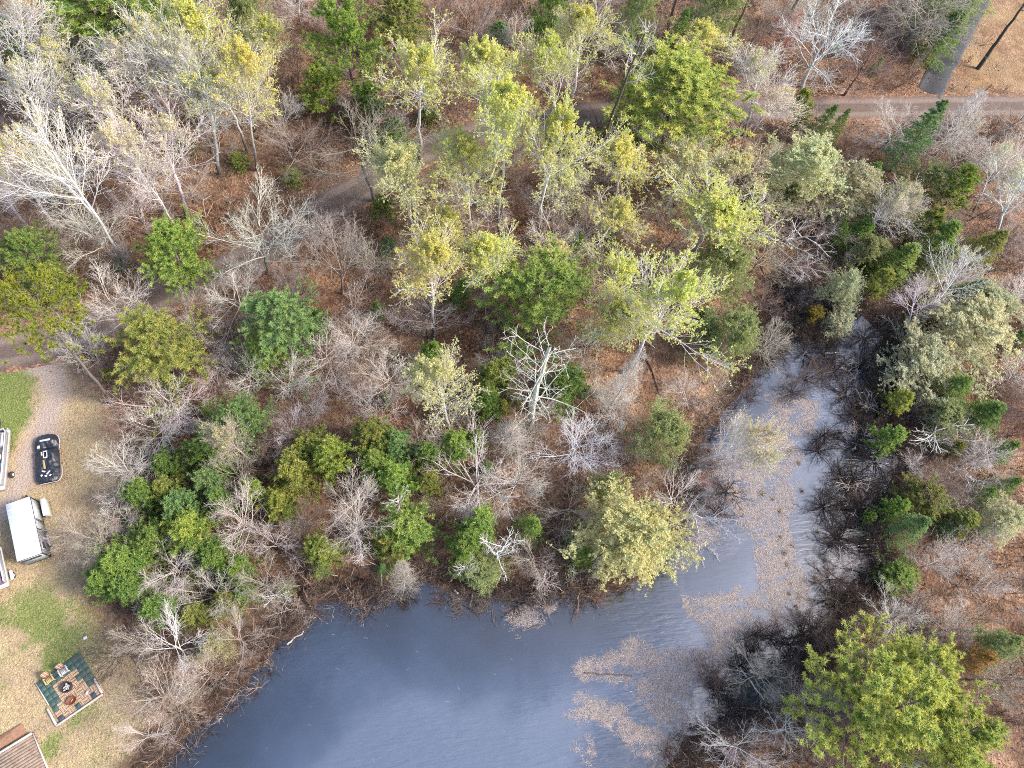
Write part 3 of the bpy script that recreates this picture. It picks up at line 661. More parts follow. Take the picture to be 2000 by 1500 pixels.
# ------------------------------------------------------------------ every tree: kind | top px | base px or height m | crown px | tint | label
TREES = """
birch|28,-30|72,262|120|w|tall white bare aspen leaning past the left end of the dark pines
birch|85,80|203,245|125|y|white aspen with a golden tuft at its tip, leaning up beside the dark pines
birch|200,92|372,278|135|w|long white bare aspen with a narrow twiggy head below the big dark pine
birch|270,35|392,262|120|y|slender white aspen with pale yellow tips behind the twiggy narrow one
aspen|365,5|402,242|120|y|golden topped aspen standing highest in the white grove beside the dark pines
birch|382,128|430,342|135|y|white aspen with ochre twig ends, its clean trunk rising from red leaves
aspen|482,85|503,335|125|y|golden headed aspen with twin white trunks at the edge of the white grove
birch|412,118|484,298|95|w|small white bare aspen squeezed behind the twin trunked golden one
birch|300,225|367,430|135|w|white bare aspen forking into a broad fan above the bright round pine
birch|205,242|337,442|130|w|white bare aspen leaning far over brown brush above the bright round pine
birch|55,198|256,530|165|w|largest white bare aspen, its long mottled trunk slanting down over red leaves
birch|2,272|142,482|130|y|white aspen with a yellow tuft leaning out over the frame above the olive pine
birch|82,300|234,474|115|w|white bare aspen with a crooked head beside the largest slanting one
birch|-22,330|62,452|105|w|white bare aspen cut by the frame above the long needled pines
birch|465,140|500,260|70|w|thin white aspen behind the golden headed twin trunked one
aspen|512,35|532,212|90|g|slim yellow green aspen beside the big pine with plumed limbs
pine|185,-60|14|230|b|big green pine with pale tipped plumes behind the white aspens
pine|105,-85|13|140|d|dark green pine at the upper frame edge behind the leaning white aspen
pine|280,-85|13|130|d|dark green pine at the upper frame edge behind the golden topped aspen
pine|5,40|12|90|d|shaded dark pine behind the leaning white aspen, cut by the frame
larch|468,-30|11|100|o|olive feathery tree at the upper frame edge between golden aspens and big pine
bigpine|652,-25|702,198|205|b|big open pine with bright plumed limbs and bare grey trunk beside the road bend
young|618,135|7|85|y|yellow green young pine below the big plumed pine
pine|792,0|768,112|115|o|olive pine leaning over from the upper frame edge beside the big plumed pine
young|722,168|6|65|d|small deep green pine in shade between plumed pine and yellow green aspen
fir|770,232|6|95|d|dark low fir half hidden behind the single aspen by the road bend
aspen|818,95|823,318|150|g|lone yellow green aspen with round head standing at the road bend
aspen|944,82|956,300|125|g|yellow green aspen with dark lower trunk just above the road
aspen|990,158|974,462|115|g|tall slender yellow green aspen whose trunk runs down across the road
aspen|918,268|923,474|145|g|dense rounded yellow green aspen below the road, its mottled trunk in open leaves
aspen|772,290|816,478|120|p|sparse pale aspen with thin yellow buds below the road bend
hard|662,215|732,394|190|t|wide grey bare tree arching over the road bend
hard|572,238|574,342|130|t|grey bare tree left of the wide arching one, above the road
hard|930,-5|922,95|115|t|grey bare tree with dark trunk at the upper frame edge above the road
sap|560,40|9|90|n|brown bare tree in shade beside the big plumed pine
young|745,385|4|55|o|small olive pine under the sparse pale aspen
aspen|1066,65|1085,300|120|g|broad yellow green aspen with white forking limbs standing across the road
aspen|1140,12|1112,235|120|g|yellow green aspen highest in the road grove, leaning away from the road
aspen|1104,212|1042,475|120|g|yellow green aspen with white trunk slanting down from just below the road
stag|1258,62|1155,336|75|a|tall dead pine with dark fissured trunk and bare grey top across the road
pine|1347,128|12.5|245|y|big bright yellow green pine spreading beside the gravel road
aspen|1374,42|1342,150|135|g|yellow green fan shaped aspen behind the big bright pine
birch|1492,98|1451,264|120|w|white bare birch rising over the road beside the big bright pine
birch|1540,175|1456,270|95|w|white bare birch bent low over the road from the same foot as its neighbour
hard|1290,240|1284,352|140|s|silvery bare tree overlapping the lower side of the big bright pine
aspen|1215,282|1202,402|115|g|yellow green aspen with slender limbs below the fallen log
aspen|1360,297|1314,402|125|p|pale yellow green aspen leaning under the big bright pine
aspen|1448,306|1404,412|115|p|pale flat topped aspen between the big bright pine and the feathery larches
aspen|1112,332|9|115|p|sparse yellowish aspen beside the slanting white trunk below the road
pine|1085,-35|12|80|d|deep green pine at the upper frame edge behind the highest road aspen
larch|1268,-35|11|90|o|olive feathery larch at the upper frame edge above the dead pine
fir|1344,15|10|65|d|dark fir at the upper frame edge behind the fan shaped aspen
larch|1435,-50|12|120|o|grey green feathery larch at the upper frame edge beside slim white trunks
birch|1216,-100|1175,78|70|w|white trunk with dark foot cut by the frame above the dead pine
birch|1420,-105|1379,68|70|w|slim white trunk cut by the frame above the fan shaped aspen
stag|1490,-60|1403,130|75|n|dark trunk leaning out of the frame above the bare birch
fir|1234,142|4.5|45|d|small dark fir at the head of the dead pine
young|1230,250|5|60|d|small green pine tucked against the lower edge of the big bright pine
hard|1642,25|1567,170|150|w|dazzling white bare tree with a wide fan of limbs above the road
hard|1795,0|1776,80|185|t|grey bare tree arching over the asphalt driveway
fir|1886,22|8|95|d|green fir overhanging the asphalt driveway
hard|1715,95|8|120|n|brown grey bare tree between the white fan tree and the driveway
young|1572,178|1554,266|50|y|narrow yellow young pine standing beside the road below the white fan tree
fir|1637,205|1572,280|60|d|dark pointed fir leaning over the road edge beside the narrow yellow pine
fir|1660,212|1612,284|45|d|slim dark fir, second beside the narrow yellow pine
fir|1850,192|1738,335|85|k|tall spired spruce whose tip reaches over the gravel road
deadfir|1926,168|1828,302|80|s|grey dead spire with fine twigs leaning over the road
larch|1895,-45|9|130|o|grey green feathery tree covering the upper end of the driveway
stag|1130,-90|1096,30|60|d|dark trunk at the upper frame edge behind the highest road aspen
stag|1345,-60|1290,90|60|n|brown trunk at the upper frame edge between olive larch and dark fir
stag|1590,-70|1530,60|70|n|leaning brown trunk at the upper frame edge left of the white fan tree
hard|1490,45|7|120|n|brown twiggy bare tree above the bare birches by the road
hard|1560,50|6|110|r|reddish twiggy bare tree left of the white fan tree
hard|1850,-20|10|170|t|grey bare tree spreading between driveway and frame edge
larch|1600,290|10|165|p|large pale feathery larch below the road, beside the narrow yellow pine
larch|1700,342|8|130|p|pale feathery larch next to the tall spired spruce
birch|1915,218|1815,326|60|s|thin white leaning trunk between spired spruce and dead spire
birch|1968,278|1896,422|65|w|thin white birch leaning over the yellowish fir
birch|2010,318|1920,508|110|w|stout white birch reaching out of the frame over dark firs
young|1902,328|1842,405|70|y|yellow green fir leaning among thin birches below the road
stag|2035,-40|1911,133|70|d|dark bare trunk standing in tan leaves beside the driveway
bleach|1708,240|4|65|t|small grey dead tree in leaves at the road's lower edge
pine|322,452|10|135|b|bright round pine below the white aspens, above the grey bare fan
redpine|52,566|221,790|165|y|yellow green pine of pom-pom tufts leaning over the gravel turnaround
pine|28,462|9|110|d|deep green pine cut by the frame above the pom-pom pine
young|90,528|7|85|o|olive pine between the pom-pom pine and the brown brush
hard|196,560|8.5|135|s|pale bare tree between the pom-pom pine and the yellow tipped pine
pine|288,650|9|180|o|broad pine with yellow tips beside the lawn's upper corner
hard|338,572|8|90|t|small grey bare tree between the two pines at the road
hard|440,552|492,628|140|s|silvery bare tree leaning up beside the road over dark pines
hard|402,722|6|90|t|small grey bare tree right of the yellow tipped pine
hard|472,706|7|115|s|pale bare tree in shade under the broad dark pine
hard|318,768|6|175|s|wide silver bare tree at the lawn's upper edge
pine|540,598|10|150|k|broad deep green pine below the road, with a rounded spreading top
pine|505,668|7|90|d|shaded green pine at the foot of the broad deep green one
young|612,612|5|70|d|dark young pine on the right flank of the broad deep green one
hard|650,440|669,572|120|t|bare tree with black trunk standing alone in orange leaves
hard|502,402|524,534|180|s|large pale bare tree fanned over the gravel road
hard|615,412|7|100|s|smaller bare tree leaning over the road beside the black trunked one
sap|740,458|6|150|t|wide grey haze of bare twigs below the sparse pale aspen
aspen|875,410|872,502|110|g|small yellow green aspen in the middle of the wood, below the dense rounded one
aspen|840,468|849,660|120|g|yellow green aspen with long pale limbs above the open orange leaves
aspen|950,470|943,602|100|g|yellow budded aspen above the big cone bearing pine
bleach|801,552|802,588|70|s|small white bare tree beside the long limbed aspen in orange leaves
fir|905,545|5|55|b|small bright fir between two budded aspens
fir|985,456|4.5|42|d|tiny dark fir beside the tall slender aspen's foot
fir|735,590|3|35|d|lone tiny fir in the grey thicket
hard|631,672|7|125|s|silvery bare tree right of the broad deep green pine
sap|713,620|5|130|s|pale twiggy thicket tree in open orange leaves
sap|727,682|5|120|t|grey twiggy thicket tree above the young pines
sap|793,675|5|120|s|grey green twiggy thicket tree left of the small green pine
young|846,676|6|60|b|small rounded green pine above the white trunked budded aspen
aspen|852,702|881,850|130|p|white trunked aspen with thin yellow buds curving over brown leaves
sap|732,762|5|140|s|wide pale thicket tree above the bright young pines
sap|601,770|5|100|s|small starlike bare tree in red leaves, left of the wide pale thicket
pine|1074,540|12|235|b|large deep green pine with tan cones in the middle of the wood
young|975,716|7.5|100|o|olive young pine left of the bleached snag
young|955,770|6|75|d|shaded young pine below the olive one left of the snag
aspen|1096,478|1074,562|110|p|pale budded aspen rising behind the large cone bearing pine
aspen|1218,392|1160,488|120|g|yellow green aspen leaning right, its bare trunk in the middle of the wood
aspen|1425,396|1338,512|160|g|wide yellow green aspen with several leaning trunks near the creek head
aspen|1238,512|1164,594|110|g|small yellow aspen leaning right above the large cone bearing pine
aspen|1345,545|1215,728|160|g|yellow aspen leaning far right with grey trunk over open brown leaves
aspen|1232,598|1140,682|130|g|yellow aspen leaning low across the gap beside the bleached snag
larch|1450,628|8|120|o|olive green rounded larch at the creek's left bank
larch|1440,482|9|140|o|olive grey larch above the creek head
young|1112,736|6|115|d|green pine spreading under the bleached snag's limbs
deadfir|1258,686|1184,806|75|s|grey green spire with mossy yellow edge leaning over brown leaves
sap|1188,736|4|90|s|pale twiggy bush left of the mossy grey spire
sap|1408,750|5|165|t|grey twiggy thicket tree leaning over the creek's left bank
fir|1134,455|6|65|b|bright green fir between budded aspens in the middle of the wood
hard|1088,436|7|115|s|pale grey bare tree above the large cone bearing pine
bleach|1612,448|1488,486|120|s|grey dead tree leaning flat to the right at the creek head
bleach|1616,528|1490,518|75|w|white dead branch tree lying out over the creek head
fir|1651,428|1634,502|52|b|narrow green fir standing beside the creek head
fir|1790,482|7|95|b|green fir with layered sprays right of the creek head
fir|1874,440|8|100|d|deep green fir below the thin leaning birches
young|1738,534|5.5|52|y|yellow green small fir at the creek's right bank
young|1838,408|8|65|o|olive fir next to the small white dead tree
fir|1868,478|7|95|o|olive fir at the foot of the stout white birch
birch|1786,542|1768,682|90|w|white birch standing upright beside the large pale willows
bleach|1730,612|1766,668|70|s|low grey limb tree bending over the creek beside the upright birch
birch|1918,486|1784,652|105|w|white birch bowed far to the right over the pale willows
larch|1925,612|8|215|p|largest pale willow mass at the right frame edge
larch|1832,694|6|165|p|pale willow with silvery shoots at the creek's right bank
larch|1965,575|7|130|p|pale willow behind the largest one, cut by the frame
larch|1670,542|6|85|p|small pale willow at the creek head
larch|1650,622|3|65|p|grey green bush standing in the dark creek water
fir|1896,738|6|100|d|deep green fir below the pale willows
young|1776,772|4|60|y|bright rounded bush pine at the creek's right bank
fir|1930,545|6|70|d|dark fir in shade between the stout birch and pale willows
bleach|1778,428|1752,480|45|s|small white dead tree among green firs
birch|1768,390|1652,478|80|s|thin grey trunk leaning right over the creek head
birch|1795,372|1690,470|75|s|second thin grey trunk leaning right over the creek head
young|1597,606|2.5|55|m|mossy golden bush in the dark creek water
young|318,894|5|75|d|rounded young pine at the lawn's edge, apart from the thicket
young|395,862|6|95|d|dark young pine below the wide silver bare tree
young|400,932|6|90|k|bluish young pine in the dense thicket by the lawn
young|420,895|5|70|d|shaded young pine between the dark and bluish ones
pine|455,808|8|120|k|grey green pine above the dense thicket
young|642,876|7.5|90|y|yellow tipped young pine standing forward of the thicket
young|565,905|6.5|105|o|green young pine in the thicket's right half
young|600,858|6|95|o|olive young pine behind the yellow tipped one
young|264,958|6|95|d|deep green young pine at the thicket's lawn side
young|318,944|6|75|o|small olive young pine beside the lawn side one
young|338,976|6.5|95|k|bluish green young pine above the yellow one in the thicket
young|352,1028|7|105|y|yellow topped young pine in the thicket near the silver fans
young|286,1044|6|95|d|deep green young pine left of the yellow topped one
young|228,1086|6|125|d|broad dark young pine at the thicket's lower lawn corner
young|188,1126|5|75|d|small dark young pine outermost on the lawn
young|246,1148|5|95|d|dark young pine below the broad one at the lawn
young|410,1080|6|100|d|deep green young pine under the paired silver trees
young|452,1106|5.5|75|b|bright young pine left of the white tree on the bank
young|374,1064|6|75|d|shaded young pine behind the silver fan trees
young|470,1155|4.5|52|b|small bright young pine at the thicket's bank side
young|436,1172|4.5|80|o|olive young pine under the lower silver fan
young|538,976|5|82|y|yellowish low young pine at the dark wet hollow
young|488,952|5|72|b|bright young pine above the paired silver trees
young|424,968|5|72|d|small dark young pine above the paired silver trees
young|559,996|4|42|b|tiny bright pine at the edge of the dark hollow
young|300,1180|5|90|d|dark young pine under the lowest silver trees near the pond
young|375,1195|4|75|o|low olive young pine at the thicket's pond side
young|623,1070|5|82|y|round tufted pine alone beside the dark hollow
hard|463,1014|7|135|s|larger of the paired silver bare trees in the thicket
hard|527,1054|6|105|s|smaller of the paired silver bare trees, leaning over the bank
hard|327,1100|6.5|110|s|silver fan tree over the thicket near the lawn
hard|413,1146|6.5|120|s|silver fan tree over the thicket near the pond
hard|277,1136|5|105|t|grey bare tree with low sweeping limbs beside the lawn thicket
hard|340,1168|4|70|t|thin grey bare tree between the two silver fans
bleach|541,1150|541,1172|90|w|white bold limbed bare tree on the pond bank
hard|692,946|684,1012|125|s|white bare tree leaning over the dark hollow beside bright pines
hard|704,1004|690,1060|100|s|bare tree with a long white limb below the leaning white one
hard|562,832|6|90|s|small starlike silver bare tree above the thicket
birch|424,838|497,908|75|t|thin brown bare trunk leaning across the thicket
hard|300,820|5|130|s|silver bare tree sprawling over the lawn's upper edge
bleach|701,1072|5|62|w|small white bare tree beside the round tufted pine
young|732,896|5.5|85|b|bright young pine right of the yellow tipped one
young|722,838|6|95|o|olive young pine under the wide pale thicket
young|778,926|6.5|95|b|bright green young pine behind the white fan
young|836,874|5.5|65|d|deep green young pine in the gap left of the small round ones
young|838,934|5.5|60|o|olive young pine below the deep green one in the gap
young|780,858|5.5|80|k|bluish pale young pine above the bright green one
young|796,1020|6.5|120|b|broad bright young pine at the pond side below the white fan
young|765,1050|5|90|o|olive young pine at the left foot of the broad bright one
bleach|774,966|7|75|w|white fan of dead limbs over the bright young pines
young|894,862|5|82|b|bright spreading young pine beside the broken stump
young|930,845|4|50|b|small round young pine beside the bright spreading one
deadfir|1004,842|5|90|s|grey green dead fir seen from above under the snag
hard|1140,858|1098,902|125|w|white bare tree spreading over open leaves right of the snag
hard|942,922|6.5|210|s|very wide grey bare tree in the middle of the point
hard|1020,926|5.5|125|s|grey bare tree merging with the very wide one
hard|1118,984|5|145|t|grey twiggy bare tree left of the round pale willow
fir|1049,1018|5.5|75|b|neat dark green fir with layered sprays on the point
young|914,1058|6|85|b|bright young pine at the pond edge beside the white radiating tree
young|942,1012|6|85|b|green young pine behind the white radiating tree
bleach|986,1066|8|125|w|white radiating bare tree at the pond edge
bleach|914,1094|6|60|w|small white bare tree at the bright pine's foot by the water
larch|938,1112|3|90|o|olive low bush at the water below the white radiating tree
larch|1240,1030|8.5|235|q|great round pale willow at the mouth of the creek
young|1142,1080|4.5|55|b|bright small pine at the left side of the great round willow
alder|1150,1138|2.5|130|n|tangled brown shrub hanging over the pond beside the round willow
deadfir|787,1098|790,1152|60|t|grey dead fir fan at the water's edge
bleach|1067,1126|2.5|60|s|dead branch leaning into the pond
larch|1194,938|6|80|o|olive larch above the great round willow
larch|1312,834|7|130|o|starlike yellow green larch with grey heart on the creek bank
sap|1286,912|5|105|t|grey bare bush between the starlike larch and the willow
birch|1512,846|1336,916|95|w|white birch leaning flat over the creek, upper of two
birch|1516,892|1350,918|70|s|thin pale birch leaning over the creek, lower of two
bleach|1455,1022|1308,1006|115|w|white bare tree thrown out over the water beside the round willow
bleach|1392,1118|1352,1012|60|w|white limb drooping toward the pond from the thrown out tree
sap|1392,930|2.5|40|r|small red twigged bush in the creek shallows
bleach|1830,822|1813,864|160|w|bold white dead tree with radiating limbs on the right bank
bleach|1818,946|1823,888|85|w|crooked white dead tree below the bold radiating one
bleach|1918,942|1838,898|80|w|white fallen looking dead tree pointing right on the right bank
young|1757,845|4.5|65|b|bright bush pine on the right bank beside the bold white tree
fir|1945,955|1900,992|65|d|dark pointed fir lying toward the right on the right bank
fir|1816,1018|6|80|k|bluish green fir in orange leaves on the right bank
young|1768,984|4.5|48|b|small green pine at the edge of the dark alders
young|1708,1006|2.2|30|b|tiny green bush among the dark alders
young|1836,964|4.5|95|o|broad olive pine below the crooked white dead tree
fir|1994,866|5|55|d|dark fir cut by the frame beside the bold white tree
fir|1996,936|5|60|d|deep green fir cut by the frame below the other
young|1881,868|3.5|45|o|small olive pine right of the bold white tree
sap|1955,1040|5.5|165|s|wide grey thicket tree at the right frame edge
sap|1955,1135|5.5|165|s|lower wide grey thicket tree at the right frame edge
bigpine|1800,1378|1600,1410|370|c|great bright pine in the corner, its dark trunk slanting from the bank
bigpine|1915,1418|1745,1478|340|c|second great pine at the corner behind the dark trunked one
pine|1840,1310|11|190|c|bright pine plume on the upper side of the corner pines
larch|1770,372|7|120|o|olive feathery tree below the tall spired spruce
fir|1720,318|6|75|d|dark fir between the two pale feathery larches
fir|1560,360|5|70|o|olive fir half under the large pale feathery larch
larch|1840,330|5|80|o|grey green low larch behind the yellow green fir
fir|1700,430|5.5|75|d|dark fir behind the narrow green one at the creek head
larch|1720,468|5|85|o|olive thicket larch above the yellow green small fir
fir|1960,600|6|80|d|deep green fir showing through the pale willows
fir|1965,450|7|85|o|olive fir at the frame edge under the bowed birches
larch|1870,800|4|80|o|olive low larch above the bold white dead tree
fir|1965,790|6|90|d|dark fir at the frame edge below the pale willows
young|1900,1010|4|70|o|olive young pine beside the bluish green fir
larch|1985,1010|5|90|p|pale grey bush larch at the frame edge on the right bank
hard|1330,745|1345,800|90|s|small silver bare tree in open brown leaves left of the creek
sap|1240,880|4|110|s|grey bare thicket bush below the white spreading tree
sap|1400,690|5|110|t|grey thicket tree between olive larch and creek
larch|1395,640|5|75|o|small olive larch behind the rounded one at the creek
hard|120,395|232,520|110|s|grey bare tree behind the largest slanting white aspen
birch|330,60|415,300|95|w|white bare aspen between golden topped and ochre ended aspens
birch|160,150|300,350|110|w|white bare aspen low in the grove, left of the narrow twiggy one
birch|30,120|120,330|110|w|white bare aspen behind the golden tufted one at the left
birch|240,290|360,470|90|w|slight white bare aspen behind the broad fan forked one
sap|690,560|5|120|s|pinkish grey thicket tree beside the lone tiny fir
sap|655,735|5|115|t|pale grey thicket tree below the silvery bare tree
sap|770,590|5|110|s|grey thicket tree left of the long limbed aspen
hard|690,640|6.5|110|s|grey bare tree in the thicket right of the broad deep green pine
hard|760,720|6|115|s|grey bare tree above the wide pale thicket tree
hard|560,720|6|100|s|grey bare tree in red leaves under the broad deep green pine
hard|1215,790|5|95|s|pale bare tree right of the mossy grey spire
hard|1180,870|5|90|s|second white bare tree in the open leaves right of the snag
hard|880,800|5.5|90|t|grey bare tree at the foot of the white trunked budded aspen
hard|1700,1185|1722,1246|135|s|pale bare tree with a forked trunk above the corner pines
birch|1836,1134|1950,1196|120|w|white bare birch leaning left above the corner pines
bleach|1561,1440|5|95|w|white dead branching tree at the frame edge left of the corner pines
larch|1934,1282|6|70|r|rust coloured larch beside the corner pines
larch|1984,1255|7|80|o|grey green larch at the frame edge above the corner pines
young|1768,1122|3|85|b|low bright pine under the white leaning birch
hard|1512,1318|4.5|120|t|grey bare shrub tree leaning over black water beside the corner pines
hard|1455,1462|4.5|150|s|grey bare bush tree at the frame edge beside the floating weed
alder|1402,1322|2.2|100|n|rusty brown shrub island beside the floating weed
hard|320,1262|7|145|w|white spreading bare tree on the pond bank above the patio
larch|413,1258|4.2|78|b|round yellow green bush on the pond bank
sap|325,1345|5|70|t|thin grey bare tree at the stones below the white spreading one
hard|228,1272|5.5|135|d|dark limbed bare tree over the lawn above the patio
hard|232,1004|5|85|s|small white bare tree at the lawn side of the thicket
hard|110,1036|188,1044|95|t|grey bare tree leaning over the lawn beside the camper
"""
# dark alders standing in the flooded margin: one shared look, one shared label
ALDERS = [(1500, 700, 90), (1496, 650, 90), (1512, 600, 90), (1545, 575, 90), (1562, 640, 90), (1592, 655, 90), (1604, 725, 90), (1572, 690, 80), (1545, 612, 90), (1525, 665, 80), (1620, 660, 90), (1648, 930, 120), (1612, 690, 90), (1680, 720, 110), (1720, 800, 110), (1655, 770, 110), (1625, 605, 110), (1560, 590, 100), (1530, 640, 80), (1710, 900, 110), (1610, 990, 110), (1680, 1000, 110), (1640, 1060, 110),
          (1590, 1230, 110), (1548, 1262, 110), (1620, 1130, 100), (1700, 1080, 80), (1600, 880, 90), (1690, 660, 90), (1745, 745, 80), (1450, 1300, 90), (1480, 1240, 80), (1430, 1390, 90), (1385, 1440, 80), (1630, 1270, 110), (1690, 850, 100),
          (1575, 740, 80), (1660, 1175, 110), (1350, 965, 90), (1390, 905, 90), (1420, 960, 80), (1400, 1000, 80), (1345, 900, 80)]
_ar = random.Random(3)
ALDERS = ALDERS + [(a + _ar.uniform(-55, 45), b + _ar.uniform(-45, 45), w) for a, b, w in ALDERS[:38]]
BANK_ALDERS = [(605, 1190, 80), (590, 1150, 80), (700, 1130, 85), (735, 1150, 70), (960, 1165, 100), (900, 1175, 90), (1010, 1175, 90), (1050, 1150, 80), (790, 1165, 65), (505, 1260, 60), (430, 1345, 70), (370, 1400, 80), (330, 1450, 80), (475, 1225, 75), (545, 1215, 70), (1105, 1140, 80), (860, 1160, 60)]
# ------------------------------------------------------------------ the dead snag: own prototype
def p_snag(seed, h=12.0):
    rng = np.random.default_rng(seed)
    P0, R0 = stem(rng, h, .34, .12, 12, .07)
    B, RB = kids(rng, P0, R0, 34, .22, .985, (55, 100), lambda t, L: rng.uniform(1.2, 3.9, len(t)) * (1.1 - .35 * t), 6, .10, .10, .22, .036, end=.3)
    C, RC = kids(rng, B, RB, 5, .25, .98, (30, 75), lambda t, L: L * .34, 4, .14, .1, .5, .022)
    T, RT = kids(rng, C, RC, 2, .3, 1.0, (30, 70), lambda t, L: L * .4, 3, .2, 0, .6, .016)
    parts = []
    a = Acc(); a.add(P0, R0, 10); parts.append(('trunk', a.mesh('trunk', M_TWIG)))
    for i in range(len(B)):                  # every bold limb is a part of its own
        b = Acc(); b.add(B[i:i + 1], RB[i:i + 1], 6); b.add(C[i * 5:(i + 1) * 5], RC[i * 5:(i + 1) * 5], 4); b.add(T[i * 10:(i + 1) * 10], RT[i * 10:(i + 1) * 10], 3)
        parts.append(('limb', b.mesh('limb', M_TWIG)))
    return Proto(parts, h, 6.4)
PROTO['snag'] = [p_snag(131)]

WHITE, SILV, TAUPE, BROWN, DARK = (.68, .645, .63), (.58, .53, .485), (.41, .35, .30), (.22, .155, .125), (.085, .07, .062)
BARKS = {'w': WHITE, 's': SILV, 't': TAUPE, 'n': BROWN, 'd': DARK, 'a': SILV, 'y': WHITE, 'r': (.36, .12, .09), 'x': SILV}
TINTS = {
    'aspen': {'g': (.72, .70, .22), 'y': (.72, .65, .20), 'p': (.72, .68, .36)},
    'birch': {'y': (.66, .61, .26)},
    'pine': {'b': (.41, .51, .13), 'd': (.32, .42, .11), 'k': (.32, .44, .17), 'y': (.56, .57, .14), 'c': (.60, .64, .17), 'o': (.44, .43, .12)},
    'larch': {'p': (.62, .62, .43), 'o': (.40, .44, .20), 'r': (.52, .33, .13), 'q': (.74, .69, .40)},
    'moss': (.38, .28, .05)}
KIND = {'aspen': ('aspen_tree', 'tree'), 'birch': ('bare_aspen', 'tree'), 'hard': ('bare_tree', 'tree'), 'sap': ('bare_thicket_tree', 'tree'), 'pine': ('pine_tree', 'tree'), 'bigpine': ('pine_tree', 'tree'),
        'redpine': ('red_pine', 'tree'), 'young': ('young_pine', 'tree'), 'fir': ('fir_tree', 'tree'), 'larch': ('larch_tree', 'tree'), 'alder': ('alder_shrub', 'shrub'), 'deadfir': ('dead_fir', 'tree'), 'bleach': ('dead_tree', 'tree'), 'snag': ('dead_snag', 'tree'), 'stag': ('dead_pine', 'tree')}
GROUPS = {'aspen': 'aspens coming into leaf', 'birch': 'pale bare aspens and birches', 'hard': 'bare spreading trees', 'sap': 'bare thicket trees', 'pine': 'pines in the wood', 'bigpine': 'pines in the wood', 'redpine': None,
          'young': 'young pines', 'fir': 'firs among the pines', 'larch': 'larches and willows in first leaf', 'deadfir': 'dead grey firs', 'bleach': 'bleached dead trees', 'alder': 'dark alders in the flooded margin', 'snag': None, 'stag': 'dark dead trunks above the road'}
trng = random.Random(9)
ROAD_PX = [(-200, 702), (90, 672), (330, 568), (545, 470), (715, 362), (830, 292), (1060, 234), (1240, 214), (2200, 203)]
def region(q):
    x, y = q
    ry = float(np.interp(x, [a for a, b in ROAD_PX], [b for a, b in ROAD_PX]))
    if y < ry: return ('left', 'above the road in the white aspen grove') if x < 560 else (('mid', 'above the road bend and the road grove') if x < 1250 else ('right', 'above the road near the driveway'))
    if x > 1480: return ('creek', 'between the road and the creek head') if y < 520 else ('bank', 'on the right bank of the creek')
    if y > 880: return ('shore', 'near the pond shore of the point')
    return ('slope', 'in open leaves just below the road') if y < 560 else ('wood', 'in the middle of the wooded point')
def place(kind, base, top, wpx, tint, label, group, name=None, cat=None, var=None):
    if kind == 'birch' and tint == 'y': pr = PROTO['goldtip'][trng.randrange(2)]
    else: pr = PROTO[kind][trng.randrange(len(PROTO[kind])) if var is None else var]
    ax = top - base; H = float(np.linalg.norm(ax)); ax = ax / H
    wm = wpx / px_per_m(base + ax * H * .7) * {'birch': 1.25, 'aspen': 1.15, 'hard': 1.28, 'pine': 1.12, 'young': 1.08}.get(kind, 1.0)
    sx = wm / pr.w; sz = H / pr.h
    if kind == 'redpine': sx = min(sx, 1.1)
    q = Vector((0, 0, 1)).rotation_difference(Vector(ax))
    root = bpy.data.objects.new(name or KIND[kind][0], None); COL.objects.link(root)
    root.empty_display_size = .5
    M = Matrix.Translation(Vector(base)) @ q.to_matrix().to_4x4() @ Matrix.Rotation(trng.uniform(0, 6.283), 4, 'Z') @ Matrix.Diagonal((sx * trng.uniform(.93, 1.07), sx * trng.uniform(.93, 1.07), sz, 1))
    root.matrix_world = M
    tag(root, label, cat or KIND[kind][1], group)
    j = lambda c, a=.10: (*(np.clip(np.array(c) * (1 + trng.uniform(-a, a)) * np.array([1 + trng.uniform(-.05, .05) for _ in range(3)]), 0, 1)), 1)
    if kind in ('aspen', 'birch'): bk = BARKS.get(tint, WHITE) if kind == 'birch' else (WHITE if tint != 'p' else (.58, .54, .50))
    elif kind in ('pine', 'bigpine', 'redpine', 'young', 'fir'): bk = (.20, .165, .15)
    elif kind == 'larch': bk = (.36, .34, .28)
    elif kind == 'alder': bk = {'d': (.045, .034, .03), 'n': (.20, .125, .085), 't': (.16, .125, .105)}[tint]
    else: bk = BARKS.get(tint, SILV)
    bk = j(bk, .06)
    tk = 'pine' if kind in ('bigpine', 'redpine', 'young', 'fir') else kind
    fc = None
    if tint == 'm': fc = TINTS['moss']
    elif tk in TINTS: fc = TINTS[tk].get(tint, (.66, .61, .36))
    if kind == 'redpine': fc = (.50, .47, .07)
    for nm, me in pr.parts:
        o = link(nm, me, root)
        if nm == 'foliage': o.color = j(fc)
        elif nm == 'trunk' and tint == 'a': o.color = j((.12, .095, .085), .03)
        elif nm == 'trunk' and kind in ('hard',) and tint in ('t', 's'): o.color = j(np.array(bk[:3]) * .55, .03)
        elif nm == 'crown' and kind == 'aspen': o.color = j(np.array(bk[:3]) * .92, .02)
        else: o.color = bk
    return root
def top_over(base, tx, ty):
    """point on the camera ray of (tx,ty) nearest the plumb line through base"""
    r = ray(tx, ty); r = r / np.linalg.norm(r); C = np.array([0, 0, CAM_H]); v = np.array([0, 0, 1.0])
    w0 = C - base; b = r @ v; d = r @ w0; e = v @ w0
    t = (b * e - d) / (1 - b * b)
    return C + r * t
